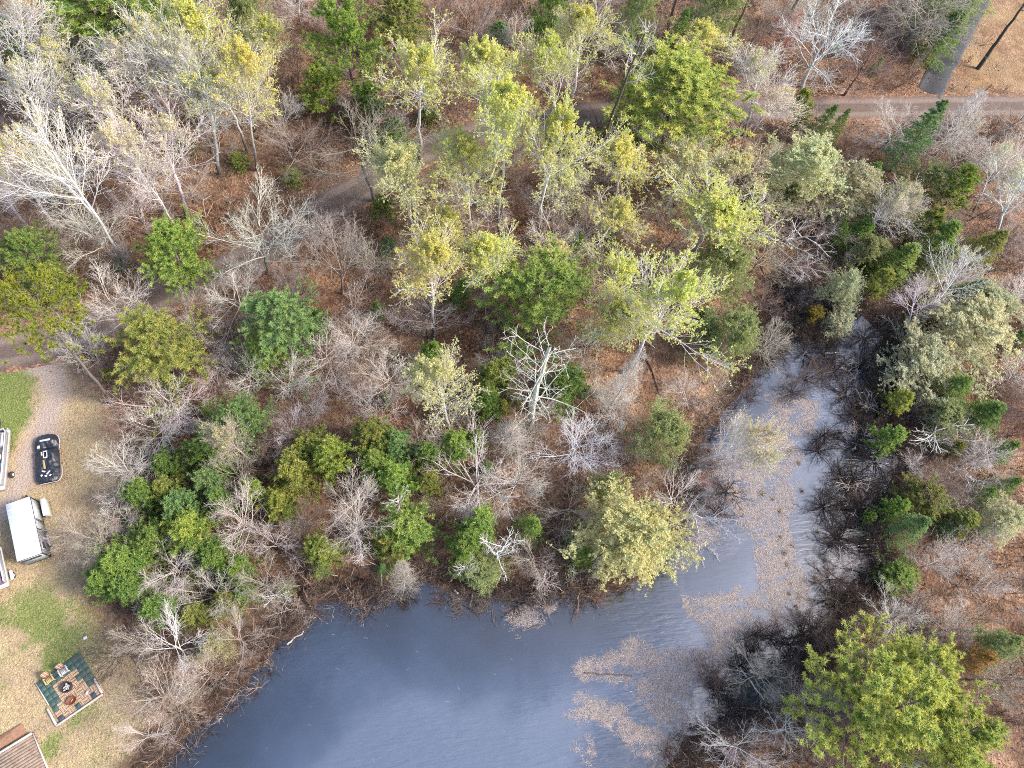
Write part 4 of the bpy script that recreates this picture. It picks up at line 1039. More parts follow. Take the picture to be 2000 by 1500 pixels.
for row in TREES.strip().split('\n'):
    kind, tp, bs, w, tint, label = [x.strip() for x in row.split('|')]
    tx, ty = map(float, tp.split(','))
    if ',' in bs:
        base = G(*map(float, bs.split(',')), 0.0); base[2] = ground_z(base[0], base[1]) - .05; top = top_over(base, tx, ty)
    else:
        h = float(bs); top = G(tx, ty, h); base = np.array([top[0] + trng.uniform(-.25, .25), top[1] + trng.uniform(-.25, .25), 0]); base[2] = max(ground_z(base[0], base[1]), WATER_Z - .3) - .05
    nm = cat = None
    if 'bush' in label.split() or 'shrub' in label.split(): cat = 'bush'
    if 'birch' in label and kind == 'birch': nm = 'birch_tree'
    if 'willow' in label.split()[:4] and kind == 'larch': nm = 'willow_tree'
    if label.startswith(('large pale willow',)): nm = 'willow_tree'
    place(kind, base, top, float(w), tint, label, GROUPS[kind], nm, cat)
b_ = G(1034, 834); b_[2] = ground_z(b_[0], b_[1])
place('snag', b_, top_over(b_, 1062, 682), 180, 's', 'big bleached snag with many bare limbs in the middle of the wood', None)
for (ax_, ay_, w_) in ALDERS:
    base = G(ax_, ay_, 0); base[2] = max(ground_z(base[0], base[1]), WATER_Z - .1) - .03
    place('alder', base, base + np.array([trng.uniform(-.5, .2), trng.uniform(-.3, .3), trng.uniform(1.7, 2.9)]), w_, 'd' if trng.random() < .75 else 't', ('dark bare alder shrub in the flooded upper creek' if ay_ < 800 else 'dark bare alder shrub along the creek\'s flooded right side' if ay_ < 1160 and ax_ > 1480 else 'dark bare alder shrub left of the creek beside the round willow' if ax_ < 1445 and ay_ < 1100 else 'dark bare alder shrub in black water beside the corner pines'), ('alders of the upper creek' if ay_ < 800 else 'alders of the right creek side' if ay_ < 1160 and ax_ > 1480 else 'alders left of the creek' if ax_ < 1445 and ay_ < 1100 else 'alders beside the corner pines'))
for (ax_, ay_, w_) in BANK_ALDERS:
    base = G(ax_, ay_, 0); base[2] = max(ground_z(base[0], base[1]), WATER_Z - .1) - .03
    place('alder', base, base + np.array([trng.uniform(-.2, .2), trng.uniform(-.4, .1), trng.uniform(1.2, 2.1)]), w_, 'd' if trng.random() < .4 else 't', 'low brown shrub on the bank where wood or lawn meets the pond', 'low shrubs along the pond bank')
# bare saplings filling the wood, all alike
OPEN = [G2(p_) for p_ in ([(590, 470), (800, 470), (870, 640), (830, 600), (700, 650), (600, 610)], [(850, 630), (945, 630), (935, 860), (885, 870), (870, 740)], [(1180, 690), (1360, 690), (1310, 840), (1200, 905), (1050, 905), (1090, 830)], [(455, 330), (560, 330), (560, 420), (470, 420)], [(1600, 230), (1740, 230), (1740, 290), (1620, 290)])]
in_open = lambda g: any(inside(g, p_)[0] for p_ in OPEN)
SAPS = []
srng = np.random.default_rng(404)
while len(SAPS) < 235:
    q = np.array([srng.uniform(-10, 2010), srng.uniform(-10, 1500)]); g = G(*q)[:2][None]
    if sdist(g, POND)[0] < 1.2 or sdist(g, LAWN)[0] < 1.5 or seg_dist(g, ROAD, False)[0] < 3.6 or seg_dist(g, DRV, False)[0] < 2.6 or sdist(g, TAN)[0] < .5: continue
    if fbm(g + 12, 9.0)[0] < .40 or (in_open(g) and srng.random() < .85): continue
    if any(np.hypot(*(g[0] - s_)) < 2.2 for s_ in SAPS): continue
    SAPS.append(g[0])
for g in SAPS:
    base = np.array([g[0], g[1], ground_z(*g)]); h = srng.uniform(2.4, 5.4)
    wpx = srng.uniform(2.3, 4.6) * px_per_m(base + np.array([0, 0, h]))
    place('sap', base, base + np.array([srng.uniform(-.3, .3), srng.uniform(-.3, .3), h]), wpx, 'tsnt'[srng.integers(0, 4)], 'slender grey brown bare sapling ' + region(to_px(base))[1], 'bare saplings ' + region(to_px(base))[1], 'bare_sapling', 'sapling')

# second tier of grey bare trees and small green bushes between the named ones
LISTED = []
for row in TREES.strip().split('\n'):
    c_ = row.split('|'); LISTED.append((*map(float, c_[1].split(',')), float(c_[3])))
LISTED = np.array(LISTED)
def free(q, gap):
    d_ = np.hypot(LISTED[:, 0] - q[0], LISTED[:, 1] + LISTED[:, 2] * .25 - q[1]) - LISTED[:, 2] * .36
    return d_.min() > gap
MID = []
for it in range(6000):
    if len(MID) >= 105: break
    q = np.array([srng.uniform(-20, 2020), srng.uniform(-30, 1470)]); h = srng.uniform(4.5, 8.0); g = G(q[0], q[1], h)
    b2 = g[:2][None]
    if sdist(b2, POND)[0] < .8 or sdist(b2, LAWN)[0] < 1 or seg_dist(b2, ROAD, False)[0] < 4.2 or seg_dist(b2, DRV, False)[0] < 3.0 or sdist(b2, TAN)[0] < 1 or not free(q, 14) or in_open(b2): continue
    if any(np.hypot(*(q - m_)) < 62 for m_ in MID): continue
    MID.append(q); base = np.array([g[0], g[1], ground_z(g[0], g[1])])
    place('hard', base, base + np.array([srng.uniform(-.6, .6), srng.uniform(-.4, .6), h]), srng.uniform(75, 115), 'tsnt'[srng.integers(0, 4)], 'grey bare tree of middling height ' + region(q)[1], 'middling grey bare trees ' + region(q)[1])
SMALL = []
for it in range(6000):
    if len(SMALL) >= 46: break
    q = np.array([srng.uniform(0, 2000), srng.uniform(0, 1150)]); h = srng.uniform(1.4, 3.2); g = G(q[0], q[1], h); b2 = g[:2][None]
    if sdist(b2, POND)[0] < 1.2 or sdist(b2, LAWN)[0] < 1 or seg_dist(b2, ROAD, False)[0] < 3 or seg_dist(b2, DRV, False)[0] < 3.0: continue
    if any(np.hypot(*(q - m_)) < 70 for m_ in SMALL): continue
    if fbm(b2 + 7, 10.0)[0] < .45: continue
    SMALL.append(q); base = np.array([g[0], g[1], ground_z(g[0], g[1])])
    place(['young', 'fir', 'larch'][srng.integers(0, 3)], base, base + np.array([0, 0, h]), srng.uniform(28, 55), 'odok'[srng.integers(0, 4)], 'low green bush ' + region(q)[1], 'low green bushes ' + region(q)[1], 'conifer_bush', 'bush')

# thicket of the right bank
BK = []
for (q0, q1, w_) in (((1700, 870), (1640, 840), 70), ((1720, 930), (1630, 955), 70), ((1730, 1000), (1640, 985), 60), ((1690, 1120), (1610, 1075), 60), ((1740, 820), (1665, 770), 60), ((1640, 590), (1560, 560), 60), ((1500, 620), (1570, 600), 60), ((1490, 690), (1550, 660), 55), ((1700, 700), (1640, 730), 55)):
    base = G(*q0, -.1); tp_ = G(*q1, .9)
    place('bleach', base, tp_, w_, 't', 'grey dead limb tree leaning low over the creek water', 'dead limbs leaning over the creek')

for it in range(4000):
    if len(BK) >= 46: break
    q = np.array([srng.uniform(1660, 2010), srng.uniform(700, 1330)]) if it % 3 else np.array([srng.uniform(1640, 2010), srng.uniform(240, 560)]); h = srng.uniform(2.2, 4.8); g = G(q[0], q[1], h); b2 = g[:2][None]
    if sdist(b2, POND)[0] < .8 or seg_dist(b2, ROAD, False)[0] < 3.6 or any(np.hypot(*(q - m_)) < 48 for m_ in BK): continue
    BK.append(q); base = np.array([g[0], g[1], ground_z(g[0], g[1])])
    place('sap', base, base + np.array([srng.uniform(-.3, .6), srng.uniform(-.3, .6), h]), srng.uniform(75, 125), 'sttn'[srng.integers(0, 4)], 'spreading bare thicket shrub ' + region(q)[1], 'bare thicket shrubs ' + region(q)[1], 'bare_shrub', 'shrub')
# ------------------------------------------------------------------ countless ground cover (stuff)
rng = np.random.default_rng(77)
POND_S = lambda P: sdist(P, POND)
# low brush: twiggy knee-high growth all over the forest floor
def brush_clump(seed, h, stems, spread):
    r = np.random.default_rng(seed); base = np.zeros((1, 2, 3)); base[0, 1, 2] = .05
    B, RB = kids(r, base, np.full((1, 2), .016), stems, 0, .9, (10, spread), lambda t, L: np.full(len(t), h), 2, .2, .15, .8, .011)
    C, RC = kids(r, B, RB, 3, .25, 1.0, (25, 55), lambda t, L: L * .55, 1, .2, .1, .6, .008)
    Vs, Fs, k = [], [], 0
    for P, R in ((B, RB), (C, RC)):
        # flat two-sided ribbons: enough for stems a centimetre thick
        K = P.shape[1]; T = P[:, -1:] - P[:, :1]; W = unit(np.cross(T, r.normal(size=T.shape))) * R[..., None] * 1.7
        V = np.stack([P - W, P + W], 2).reshape(-1, 3); nb = len(P)
        b0 = (np.arange(nb) * K * 2)[:, None] + (np.arange(K - 1) * 2)[None]
        F = np.stack([b0, b0 + 1, b0 + 3, b0 + 2], -1).reshape(-1, 4)
        Vs.append(V); Fs.append(F + k); k += len(V)
    return np.concatenate(Vs), np.concatenate(Fs)
CL = [brush_clump(200 + i, .9 + .25 * i, 6, 50 + 5 * i) for i in range(5)]
def scatter(name, P, mat, cl, smin, smax, cols, rng, zfun=None):
    Vs, Fs, Cs, k = [], [], [], 0
    which = rng.integers(0, len(cl), len(P)); z = h_base(P) if zfun is None else zfun(P)
    for w in range(len(cl)):
        q = np.where(which == w)[0]
        if not len(q): continue
        V, F = cl[w]; a = rng.random(len(q)) * 6.283; s = rng.uniform(smin, smax, len(q))
        ca, sa = np.cos(a) * s, np.sin(a) * s
        X = V[None, :, 0] * ca[:, None] - V[None, :, 1] * sa[:, None] + P[q, 0][:, None]
        Y = V[None, :, 0] * sa[:, None] + V[None, :, 1] * ca[:, None] + P[q, 1][:, None]
        Z = V[None, :, 2] * s[:, None] + z[q][:, None]
        Vs.append(np.stack([X, Y, Z], -1).reshape(-1, 3))
        Fs.append((F[None] + (np.arange(len(q)) * len(V))[:, None, None]).reshape(-1, 4) + k); k += len(q) * len(V)
        cc = cols[rng.integers(0, len(cols), len(q))] * rng.uniform(.7, 1.25, (len(q), 1))
        Cs.append(np.repeat(cc, len(V), 0))
    return tag(link(name, mk_mesh(name, np.concatenate(Vs), [np.concatenate(Fs)], [mat], {'col': np.concatenate(Cs)})), kind='stuff')
def attr_mat(name, rough=.85, transl=0.0):
    m, n, l, p = new_mat(name); at_ = N(n, 'ShaderNodeAttribute', attribute_name='col')
    l.new(at_.outputs['Color'], p.inputs['Base Color']); p.inputs['Roughness'].default_value = rough; p.inputs['Specular IOR Level'].default_value = .15
    return m
M_ATTR = attr_mat('dry_stems')
def in_view(P, m=60):
    q = to_px(np.c_[P, np.zeros(len(P))]); return (q[:, 0] > -m) & (q[:, 0] < 2000 + m) & (q[:, 1] > -m) & (q[:, 1] < 1500 + m)
P = np.c_[rng.uniform(-80, 85, 60000), rng.uniform(-14, 108, 60000)]
P = P[in_view(P, 90)]
s_ = POND_S(P); rd = seg_dist(P, ROAD, False); lw = sdist(P, LAWN); tn = sdist(P, TAN)
dv = seg_dist(P, DRV, False)
dens = np.clip(fbm(P + 30, 7.0) * 2.6 - .62, .10, 1) * (s_ > .2) * (rd > 2.6) * (lw > .3) * (dv > 2.4) * np.where(tn < 0, .12, 1) * np.where(np.any([inside(P, p_) for p_ in OPEN], axis=0), .22, 1)
P = P[rng.random(len(P)) < dens * .50]
COLS_BRUSH = np.array([(.20, .135, .10), (.30, .24, .20), (.16, .10, .07), (.11, .07, .048), (.25, .16, .10), (.17, .125, .10), (.46, .39, .33), (.08, .055, .04)])
scatter('undergrowth', P, M_ATTR, CL, .5, 1.35, COLS_BRUSH, rng)
# shoreline brush, darker and denser
P = np.c_[rng.uniform(-45, 62, 60000), rng.uniform(-14, 75, 60000)]; s_ = POND_S(P) + (fbm(P, 2.5) - .5) * 2.5
P = P[(s_ > -1.3) & (s_ < 1.5) & (rng.random(len(P)) < .62) & in_view(P, 60)]
scatter('shore_brush', P, M_ATTR, CL, .4, 1.0, np.array([(.16, .11, .09), (.09, .065, .055), (.24, .18, .15), (.33, .26, .22), (.055, .042, .04)]), rng, lambda q: np.maximum(h_base(q), WATER_Z - .05))
# fallen leaves lying proud of the litter
P = np.c_[rng.uniform(-80, 85, 150000), rng.uniform(-14, 108, 150000)]; P = P[in_view(P, 30)]
s_ = POND_S(P); lw = sdist(P, LAWN); rd = seg_dist(P, ROAD, False)
P = P[(s_ > .3) & (rng.random(len(P)) < np.where(lw < 0, .05, 1) * np.where(rd < 1.9, .10, 1) * np.clip(fbm(P, 4) * 2.2 - .5, .1, 1))]
C3 = np.c_[P, h_base(P) + .05]
V, F, _t = leaves(rng, C3, .13, np.zeros(len(P)), 1.3)
LC = np.array([(.40, .20, .105), (.29, .13, .065), (.50, .30, .17), (.20, .09, .05), (.54, .40, .28), (.45, .25, .12)])
cc = LC[rng.integers(0, len(LC), len(P))] * rng.uniform(.7, 1.2, (len(P), 1))
tag(link('leaf_litter', mk_mesh('leaf_litter', V, [F], [M_ATTR], {'col': np.repeat(cc, 4, 0)})), kind='stuff')
# grass tufts on the lawn
P = np.c_[rng.uniform(-62, -20, 90000), rng.uniform(-14, 52, 90000)]; P = P[in_view(P, 40)]
lw = sdist(P, LAWN); tk = seg_dist(P, TRACK, False)
P = P[(lw < .2) & (rng.random(len(P)) < np.where(tk < 1.3, .12, 1))]
pp = to_px(np.c_[P, np.zeros(len(P))]); low = np.clip((pp[:, 1] - 1060) / 120, 0, 1)
gm = np.maximum(np.clip(.5 - (sdist(P, GREEN1) + (fbm(P, 1.6) - .5) * 2.2) / 1.2, 0, 1), np.maximum(low * np.clip((fbm(P, 2.6) - .40) * 4.2, 0, 1) * .9, .3 * np.clip((fbm(P + 9, 2.0) - .5) * 5, 0, 1)))
isg = rng.random(len(P)) < gm * .75
n5 = 4; C3 = np.repeat(np.c_[P, h_base(P)], n5, 0) + np.c_[rng.normal(0, .05, (len(P) * n5, 2)), np.zeros(len(P) * n5)]
D = unit(np.c_[rng.normal(0, .9, (len(C3), 2)), np.full(len(C3), .6)]); L_ = rng.uniform(.06, .16, len(C3))[:, None]
W = unit(np.cross(D, rng.normal(size=D.shape))) * .016
V = np.stack([C3 - W, C3 + W, C3 + D * L_], 1).reshape(-1, 3)
SG = np.array([(.50, .41, .25), (.38, .29, .17), (.60, .52, .35), (.28, .20, .12)]); GG = np.array([(.14, .19, .05), (.20, .25, .08), (.10, .14, .04), (.30, .33, .14)])
cc = np.where(isg[:, None], GG[rng.integers(0, 4, len(P))], SG[rng.integers(0, 4, len(P))]) * rng.uniform(.75, 1.2, (len(P), 1))
tag(link('grass', mk_mesh('grass', V, [np.arange(len(V)).reshape(-1, 3)], [M_ATTR], {'col': np.repeat(cc, n5 * 3, 0)})), kind='stuff')
# mats of dead pondweed and grass floating on the water
MATS = [
    ([(1128, 1312), (1150, 1290), (1185, 1272), (1235, 1250), (1262, 1255), (1285, 1285), (1310, 1262), (1345, 1280), (1400, 1268), (1420, 1300), (1390, 1330), (1345, 1340), (1362, 1375), (1345, 1420), (1310, 1418), (1270, 1385), (1240, 1345), (1200, 1330), (1140, 1325)], 1.0),
    ([(1110, 1392), (1138, 1362), (1180, 1370), (1212, 1370), (1240, 1420), (1270, 1425), (1320, 1450), (1325, 1475), (1240, 1476), (1212, 1438), (1180, 1415), (1140, 1418)], 1.1),
    ([(1120, 1440), (1150, 1435), (1155, 1470), (1125, 1465)], .5), ([(1135, 1475), (1158, 1475), (1155, 1495), (1138, 1492)], .6),
    ([(1332, 1165), (1372, 1172), (1392, 1160), (1412, 1168), (1440, 1150), (1470, 1168), (1482, 1120), (1478, 1060), (1442, 1030), (1430, 1000), (1402, 960), (1440, 900), (1470, 880), (1480, 830), (1510, 800), (1500, 775), (1545, 770), (1602, 790),
      (1595, 850), (1560, 860), (1565, 900), (1560, 960), (1545, 1030), (1560, 1100), (1580, 1160), (1560, 1215), (1500, 1240), (1430, 1290), (1390, 1290), (1385, 1240), (1345, 1195)], .85),
    ([(1372, 880), (1420, 860), (1450, 930), (1440, 1000), (1400, 1050), (1362, 1060), (1345, 1010), (1350, 940)], .45),
    ([(985, 1195), (1060, 1160), (1100, 1170), (1060, 1215), (1010, 1245), (990, 1230)], .7),
    ([(1320, 1060), (1400, 1030), (1440, 1040), (1380, 1075), (1360, 1110), (1330, 1120)], .25)]
Ps = []
for poly, dn in MATS:
    Q = G2(poly, WATER_Z); lo, hi = Q.min(0) - .4, Q.max(0) + .4; area = np.prod(hi - lo)
    q = rng.uniform(lo, hi, (int(area * 290), 2)); sd = sdist(q, Q) + (fbm(q, 1.1) - .5) * 1.5
    kp = np.clip(.5 - sd / .55, 0, 1) * dn * np.clip(fbm(q * [1.0, 1.6] + 5, 1.0) * 3.5 - .95, .05, 1)
    Ps.append(q[rng.random(len(q)) < kp])
q = np.c_[rng.uniform(-34, 48, 4500), rng.uniform(-12, 40, 4500)]; sd = POND_S(q); Ps.append(q[(sd < -.2) & (rng.random(len(q)) < np.clip(1 + sd / 4.0, .10, 1) * .7) & in_view(q)])
P = np.concatenate(Ps); P = P[POND_S(P) < .3]
a = rng.normal(.7, .9, len(P)) + 1.2 * vnoise(P, 2.5) * 3; L_ = rng.uniform(.15, .55, len(P)); W_ = rng.uniform(.005, .011, len(P))
d = np.c_[np.cos(a), np.sin(a)]; nrm = np.c_[-d[:, 1], d[:, 0]]; mid = P + d * (L_ * .5)[:, None] + nrm * (rng.normal(0, .10, len(P)) * L_)[:, None]; tip = P + d * L_[:, None]
zz = WATER_Z + rng.uniform(.006, .05, (len(P), 1))
V = np.stack([np.c_[P - nrm * W_[:, None], zz], np.c_[P + nrm * W_[:, None], zz], np.c_[mid + nrm * W_[:, None], zz + .012], np.c_[mid - nrm * W_[:, None], zz + .012], np.c_[tip, zz * 1.0 - .01]], 1).reshape(-1, 3)
b = np.arange(len(P)) * 5
F4 = np.stack([b, b + 1, b + 2, b + 3], 1); F3 = np.stack([b + 3, b + 2, b + 4], 1)
MC = np.array([(.40, .34, .31), (.33, .29, .285), (.50, .43, .385), (.25, .215, .21), (.43, .34, .29)])
cc = MC[rng.integers(0, len(MC), len(P))] * rng.uniform(.75, 1.15, (len(P), 1))
tag(link('floating_weed', mk_mesh('floating_weed', V, [F3, F4], [M_ATTR], {'col': np.repeat(cc, 5, 0)})), kind='stuff')
# sedge tufts standing in the shallow channel
TU = [(1523, 1000), (1548, 1066), (1518, 1057), (1530, 1078), (1524, 1048), (1545, 1140), (1541, 1160), (1571, 1215), (1537, 1102), (1580, 1172), (1615, 1180), (1562, 1166), (1566, 960), (1541, 884), (1560, 905), (1600, 875), (1592, 680), (1615, 700), (1700, 735),
      (1680, 760), (1640, 770), (1620, 980), (1610, 1095), (1540, 735), (1510, 690), (1690, 820), (1655, 720), (1555, 1185), (1590, 1130), (1510, 975), (1570, 1240), (1488, 965), (1596, 1040), (1640, 850), (1670, 690), (1625, 640), (1575, 650)]
Vs, Cs = [], []
for (a_, b_) in TU:
    c0 = G(a_, b_, WATER_Z); k = rng.integers(25, 60); r_ = rng.uniform(.12, .38)
    C3 = c0 + np.c_[rng.normal(0, r_ * .5, (k, 2)), np.zeros(k)]; D = unit(np.c_[rng.normal(0, .8, (k, 2)), np.full(k, .8)]); L_ = rng.uniform(.15, .5, k)[:, None]
    W = unit(np.cross(D, rng.normal(size=D.shape))) * .02; Vs.append(np.stack([C3 - W, C3 + W, C3 + D * L_], 1).reshape(-1, 3))
    base = np.array([(.42, .30, .12), (.34, .25, .10), (.50, .40, .22), (.20, .13, .07)])[rng.integers(0, 4)]
    Cs.append(np.repeat(base * rng.uniform(.7, 1.2, (k, 1)), 3, 0))
V = np.concatenate(Vs)
tag(link('sedge', mk_mesh('sedge', V, [np.arange(len(V)).reshape(-1, 3)], [M_ATTR], {'col': np.concatenate(Cs)})), kind='stuff')
# ------------------------------------------------------------------ made things beside the lawn
def frame(pa, pb, z=0.0):
    """origin and heading of the line pa->pb (photo px) at height z"""
    a, b = G(*pa, z), G(*pb, z); d = b - a; return a, b, math.atan2(d[1], d[0]), float(np.hypot(d[0], d[1]))
def root_at(name, loc, rz, label, cat, group=None):
    o = bpy.data.objects.new(name, None); COL.objects.link(o); o.location = loc; o.rotation_euler = (0, 0, rz); o.empty_display_size = .5
    return tag(o, label, cat, group)
m_white = simple('white_roof', (.60, .63, .67), .45, var=.05, scale=1.2); m_grey = simple('grey_siding', (.30, .325, .365), .5, var=.06); m_pgrey = simple('light_siding', (.45, .485, .50), .5, var=.05)
m_black = simple('black_trim', (.03, .032, .038), .5); m_glass = simple('dark_glass', (.03, .035, .05), .12, spec=.8); m_alu = simple('aluminium', (.50, .53, .58), .3, .6, var=.08); m_rubber = simple('rubber', (.03, .03, .032), .8)
m_tarp = simple('black_tarp', (.020, .024, .036), .42, var=.45, scale=1.6, bump=.8, spec=.6); m_rim = simple('white_rim', (.62, .61, .64), .4); m_ivory = simple('ivory_vinyl', (.54, .52, .50), .5, var=.08); m_floor = simple('boat_carpet', (.42, .38, .35), .9, var=.15, scale=9)
m_navy = simple('navy_vinyl', (.05, .06, .13), .5); m_red = simple('faded_red', (.38, .19, .15), .7); m_yel = simple('yellow_board', (.42, .31, .13), .6); m_tan = simple('raw_board', (.55, .42, .26), .8); m_plum = simple('plum_vinyl', (.16, .10, .20), .55)
m_blue = simple('blue_cushion', (.12, .25, .42), .6); m_cream = simple('cream_box', (.58, .58, .52), .5, var=.05)
# camper trailer: roof corners measured at roof height
ZR = 2.3
c4 = [G(10, 985, ZR), G(58, 970, ZR), G(82, 1079, ZR), G(32, 1098, ZR)]
ctr = sum(c4) / 4; axis = (c4[2] + c4[3]) / 2 - (c4[0] + c4[1]) / 2; Lc = float(np.linalg.norm(axis)); rz = math.atan2(axis[1], axis[0])   # +X local: toward the lower end
Wc = float((np.linalg.norm(c4[1] - c4[0]) + np.linalg.norm(c4[2] - c4[3])) / 2) * .97
# local Y+ is on the side of the lawn (photo right)
t = root_at('camper_trailer', (ctr[0], ctr[1], 0), rz, 'white roofed grey camper trailer with black trim parked on the lawn', 'trailer')
yl = np.array([-math.sin(rz), math.cos(rz)]); right = 1.0 if (yl @ (c4[1] - c4[0])[:2]) > 0 else -1.0
zb = .45
MB().box((0, 0, (zb + ZR - .06) / 2), (Lc - .06, Wc - .06, ZR - .06 - zb), b=.03).build('body', m_grey, t)
rf = MB().box((0, 0, ZR - .03), (Lc, Wc, .07), b=.05).build('roof', m_white, t)
for i, xx in enumerate(np.linspace(-Lc * .38, Lc * .38, 7)):
    MB().tube([(xx - .05 * (i % 2), -Wc * .46, ZR + .008), (xx + .05, 0, ZR + .022), (xx + .16, Wc * .46, ZR + .008)], .028, 6).build('roof_seam', m_white, rf)
ys = right * (Wc / 2 - .03)
for xx in (-Lc / 2 + .03, Lc / 2 - .03):
    MB().box((xx, ys + right * .012, (zb + ZR) / 2 - .03), (.09, .05, ZR - zb - .08)).build('corner_trim', m_black, t)
MB().box((0, ys + right * .014, ZR - .11), (Lc - .1, .05, .08)).build('eave_trim', m_black, t)
MB().box((0, ys + right * .014, zb + .05), (Lc - .1, .05, .09)).build('sill_trim', m_black, t)
d_ = MB().box((-Lc * .02, ys + right * .02, (zb + ZR) / 2), (.78, .05, ZR - zb - .25)).build('door', m_pgrey, t)
for s_ in (-1, 1): MB().box((-Lc * .02 + s_ * .42, ys + right * .022, (zb + ZR) / 2), (.045, .06, ZR - zb - .22)).build('door_frame', m_black, d_)
MB().box((-Lc * .02 - .18, ys + right * .055, ZR - .55), (.12, .02, .3)).build('door_window', m_white, d_)
MB().box((-Lc * .02 + .3, ys + right * .06, 1.25), (.05, .06, .14)).build('handle', m_black, d_)
MB().box((-Lc * .30, ys + right * .018, (zb + ZR) / 2 - .05), (Lc * .33, .04, ZR - zb - .42)).build('side_panel', m_pgrey, t)
w_ = MB().box((Lc * .335, ys + right * .022, 1.55), (.78, .05, .62)).build('window', m_rim, t); MB().box((Lc * .335, ys + right * .05, 1.55), (.68, .03, .52)).build('pane', m_glass, w_)
xs = Lc / 2 - .03
fp = MB().box((xs + .012, 0, (zb + ZR) / 2 - .02), (.04, Wc - .22, ZR - zb - .2)).build('front_panel', m_pgrey, t)
for s_ in (-.42, .30):
    w_ = MB().box((xs + .035, s_ * Wc * .55, ZR - .55), (.04, .75, .42)).build('window', m_black, t); MB().box((xs + .055, s_ * Wc * .55, ZR - .55), (.02, .66, .34)).build('pane', m_glass, w_)
MB().box((xs + .02, 0, ZR - .11), (.05, Wc - .1, .09)).build('front_trim', m_black, t)
MB().box((xs + .02, 0, zb + .04), (.05, Wc - .1, .09)).build('front_trim', m_black, t)
for k, xx in enumerate((Lc * .10, Lc * .27)):
    wh = link('wheel', None, t) if False else MB().disc_stack([(.02, -.11), (.30, -.11), (.335, -.07), (.335, .07), (.30, .11), (.2, .11)]).build('wheel', m_rubber, t, True, (xx, right * (Wc / 2 - .08), .335), (math.pi / 2 * -right, 0, 0))
    MB().disc_stack([(.19, .10), (.17, .125), (.05, .14), (.01, .14)]).build('hub', m_white, wh, True)
MB().box((Lc * .20, right * (Wc / 2 + .10), .70), (1.0, .16, .05), b=.05).build('fender', m_grey, t)
MB().tube([(-Lc / 2, -.5, .42), (-Lc / 2 - 1.0, 0, .42)], .05).tube([(-Lc / 2, .5, .42), (-Lc / 2 - 1.0, 0, .42)], .05).build('hitch', m_black, t)
MB().box((0, 0, .40), (Lc - .3, Wc * .6, .12)).build('chassis', m_black, t)
# cream storage box against the trailer
q4 = [G(76, 977, 1.1), G(86, 972, 1.1), G(96, 1003, 1.1), G(85, 1008, 1.1)]; qc = sum(q4) / 4
t2 = root_at('storage_box', (qc[0], qc[1], 0), rz, 'cream storage box standing against the camper trailer', 'box')
lb, wb = float(np.linalg.norm(q4[2] - q4[1])), float(np.linalg.norm(q4[1] - q4[0]))
MB().box((0, 0, .52), (lb - .06, wb - .05, 1.04), b=.03).build('body', m_cream, t2); MB().box((0, 0, 1.07), (lb, wb, .07), b=.04).build('lid', m_white, t2)

# black covered boat
a0, b0, rzb, Lb = frame((90, 851), (94, 942), .5)
cb = (a0 + b0) / 2; t = root_at('covered_boat', (cb[0], cb[1], 0), rzb, 'black tarp covered boat with white rim beside the gravel track', 'boat')
# local X runs from the upper end to the lower end; Y left of travel = photo right
Wb = 44 / px_per_m(cb)
def loft(xs, half, zc, zedge, n=14, seed=3):
    r_ = np.random.default_rng(seed); rows = []
    for x, hw, zt in zip(xs, half, zc):
        a = np.linspace(-1, 1, n); rows.append(np.c_[np.full(n, x), a * hw, zedge + (zt - zedge) * (1 - np.abs(a) ** 3.2) + r_.normal(0, .018, n) * (1 - np.abs(a) ** 4)])
    V = np.concatenate(rows); i = np.arange(len(V)).reshape(len(xs), n)
    return V, np.stack([i[:-1, :-1], i[1:, :-1], i[1:, 1:], i[:-1, 1:]], -1).reshape(-1, 4)
xb = np.linspace(-Lb / 2, Lb / 2, 60); u_ = np.linspace(-1, 1, 60)
half = Wb / 2 * (1 - np.abs(u_) ** 9 * .30) * (1 - .06 * np.exp(-((u_ + .35) / .12) ** 2)); zc = .80 + .22 * np.exp(-((u_ + .1) / .25) ** 2) + .18 * np.exp(-((u_ + .72) / .15) ** 2) - .20 * np.exp(-((u_ + .45) / .08) ** 2)
V, F = loft(xb, half, zc, .42, 30)
V[:, 2] += ((fbm(V[:, :2] * [1.0, 2.2] + 50, .55) - .5) * .30 - np.abs(fbm(V[:, :2] + 80, .9) - .5) * .25) * np.clip((V[:, 2] - .42) * 4, 0, 1)
tarp = link('tarp', mk_mesh('tarp', V, [F], [m_tarp], smooth=True), t)
V2, F2 = loft(xb, half * .97, np.full(60, .05), .40, seed=4); link('hull', mk_mesh('hull', V2, [F2], [m_black], smooth=True), t)
edge = np.c_[xb, half + .03, np.full(60, .40)]
MB().tube(edge[2:20] + [0, .02, .02], .030, 6).build('rim', m_rim, t, True)
low = np.concatenate([edge[40:], np.c_[np.full(7, Lb / 2 + .03), np.linspace(half[-1], -half[-1], 7), np.full(7, .40)]]); low[:20, 1] += .10
MB().tube(low, .032, 6).build('rim', m_rim, t, True)
def top_z(x): return float(np.interp(x, xb, zc))
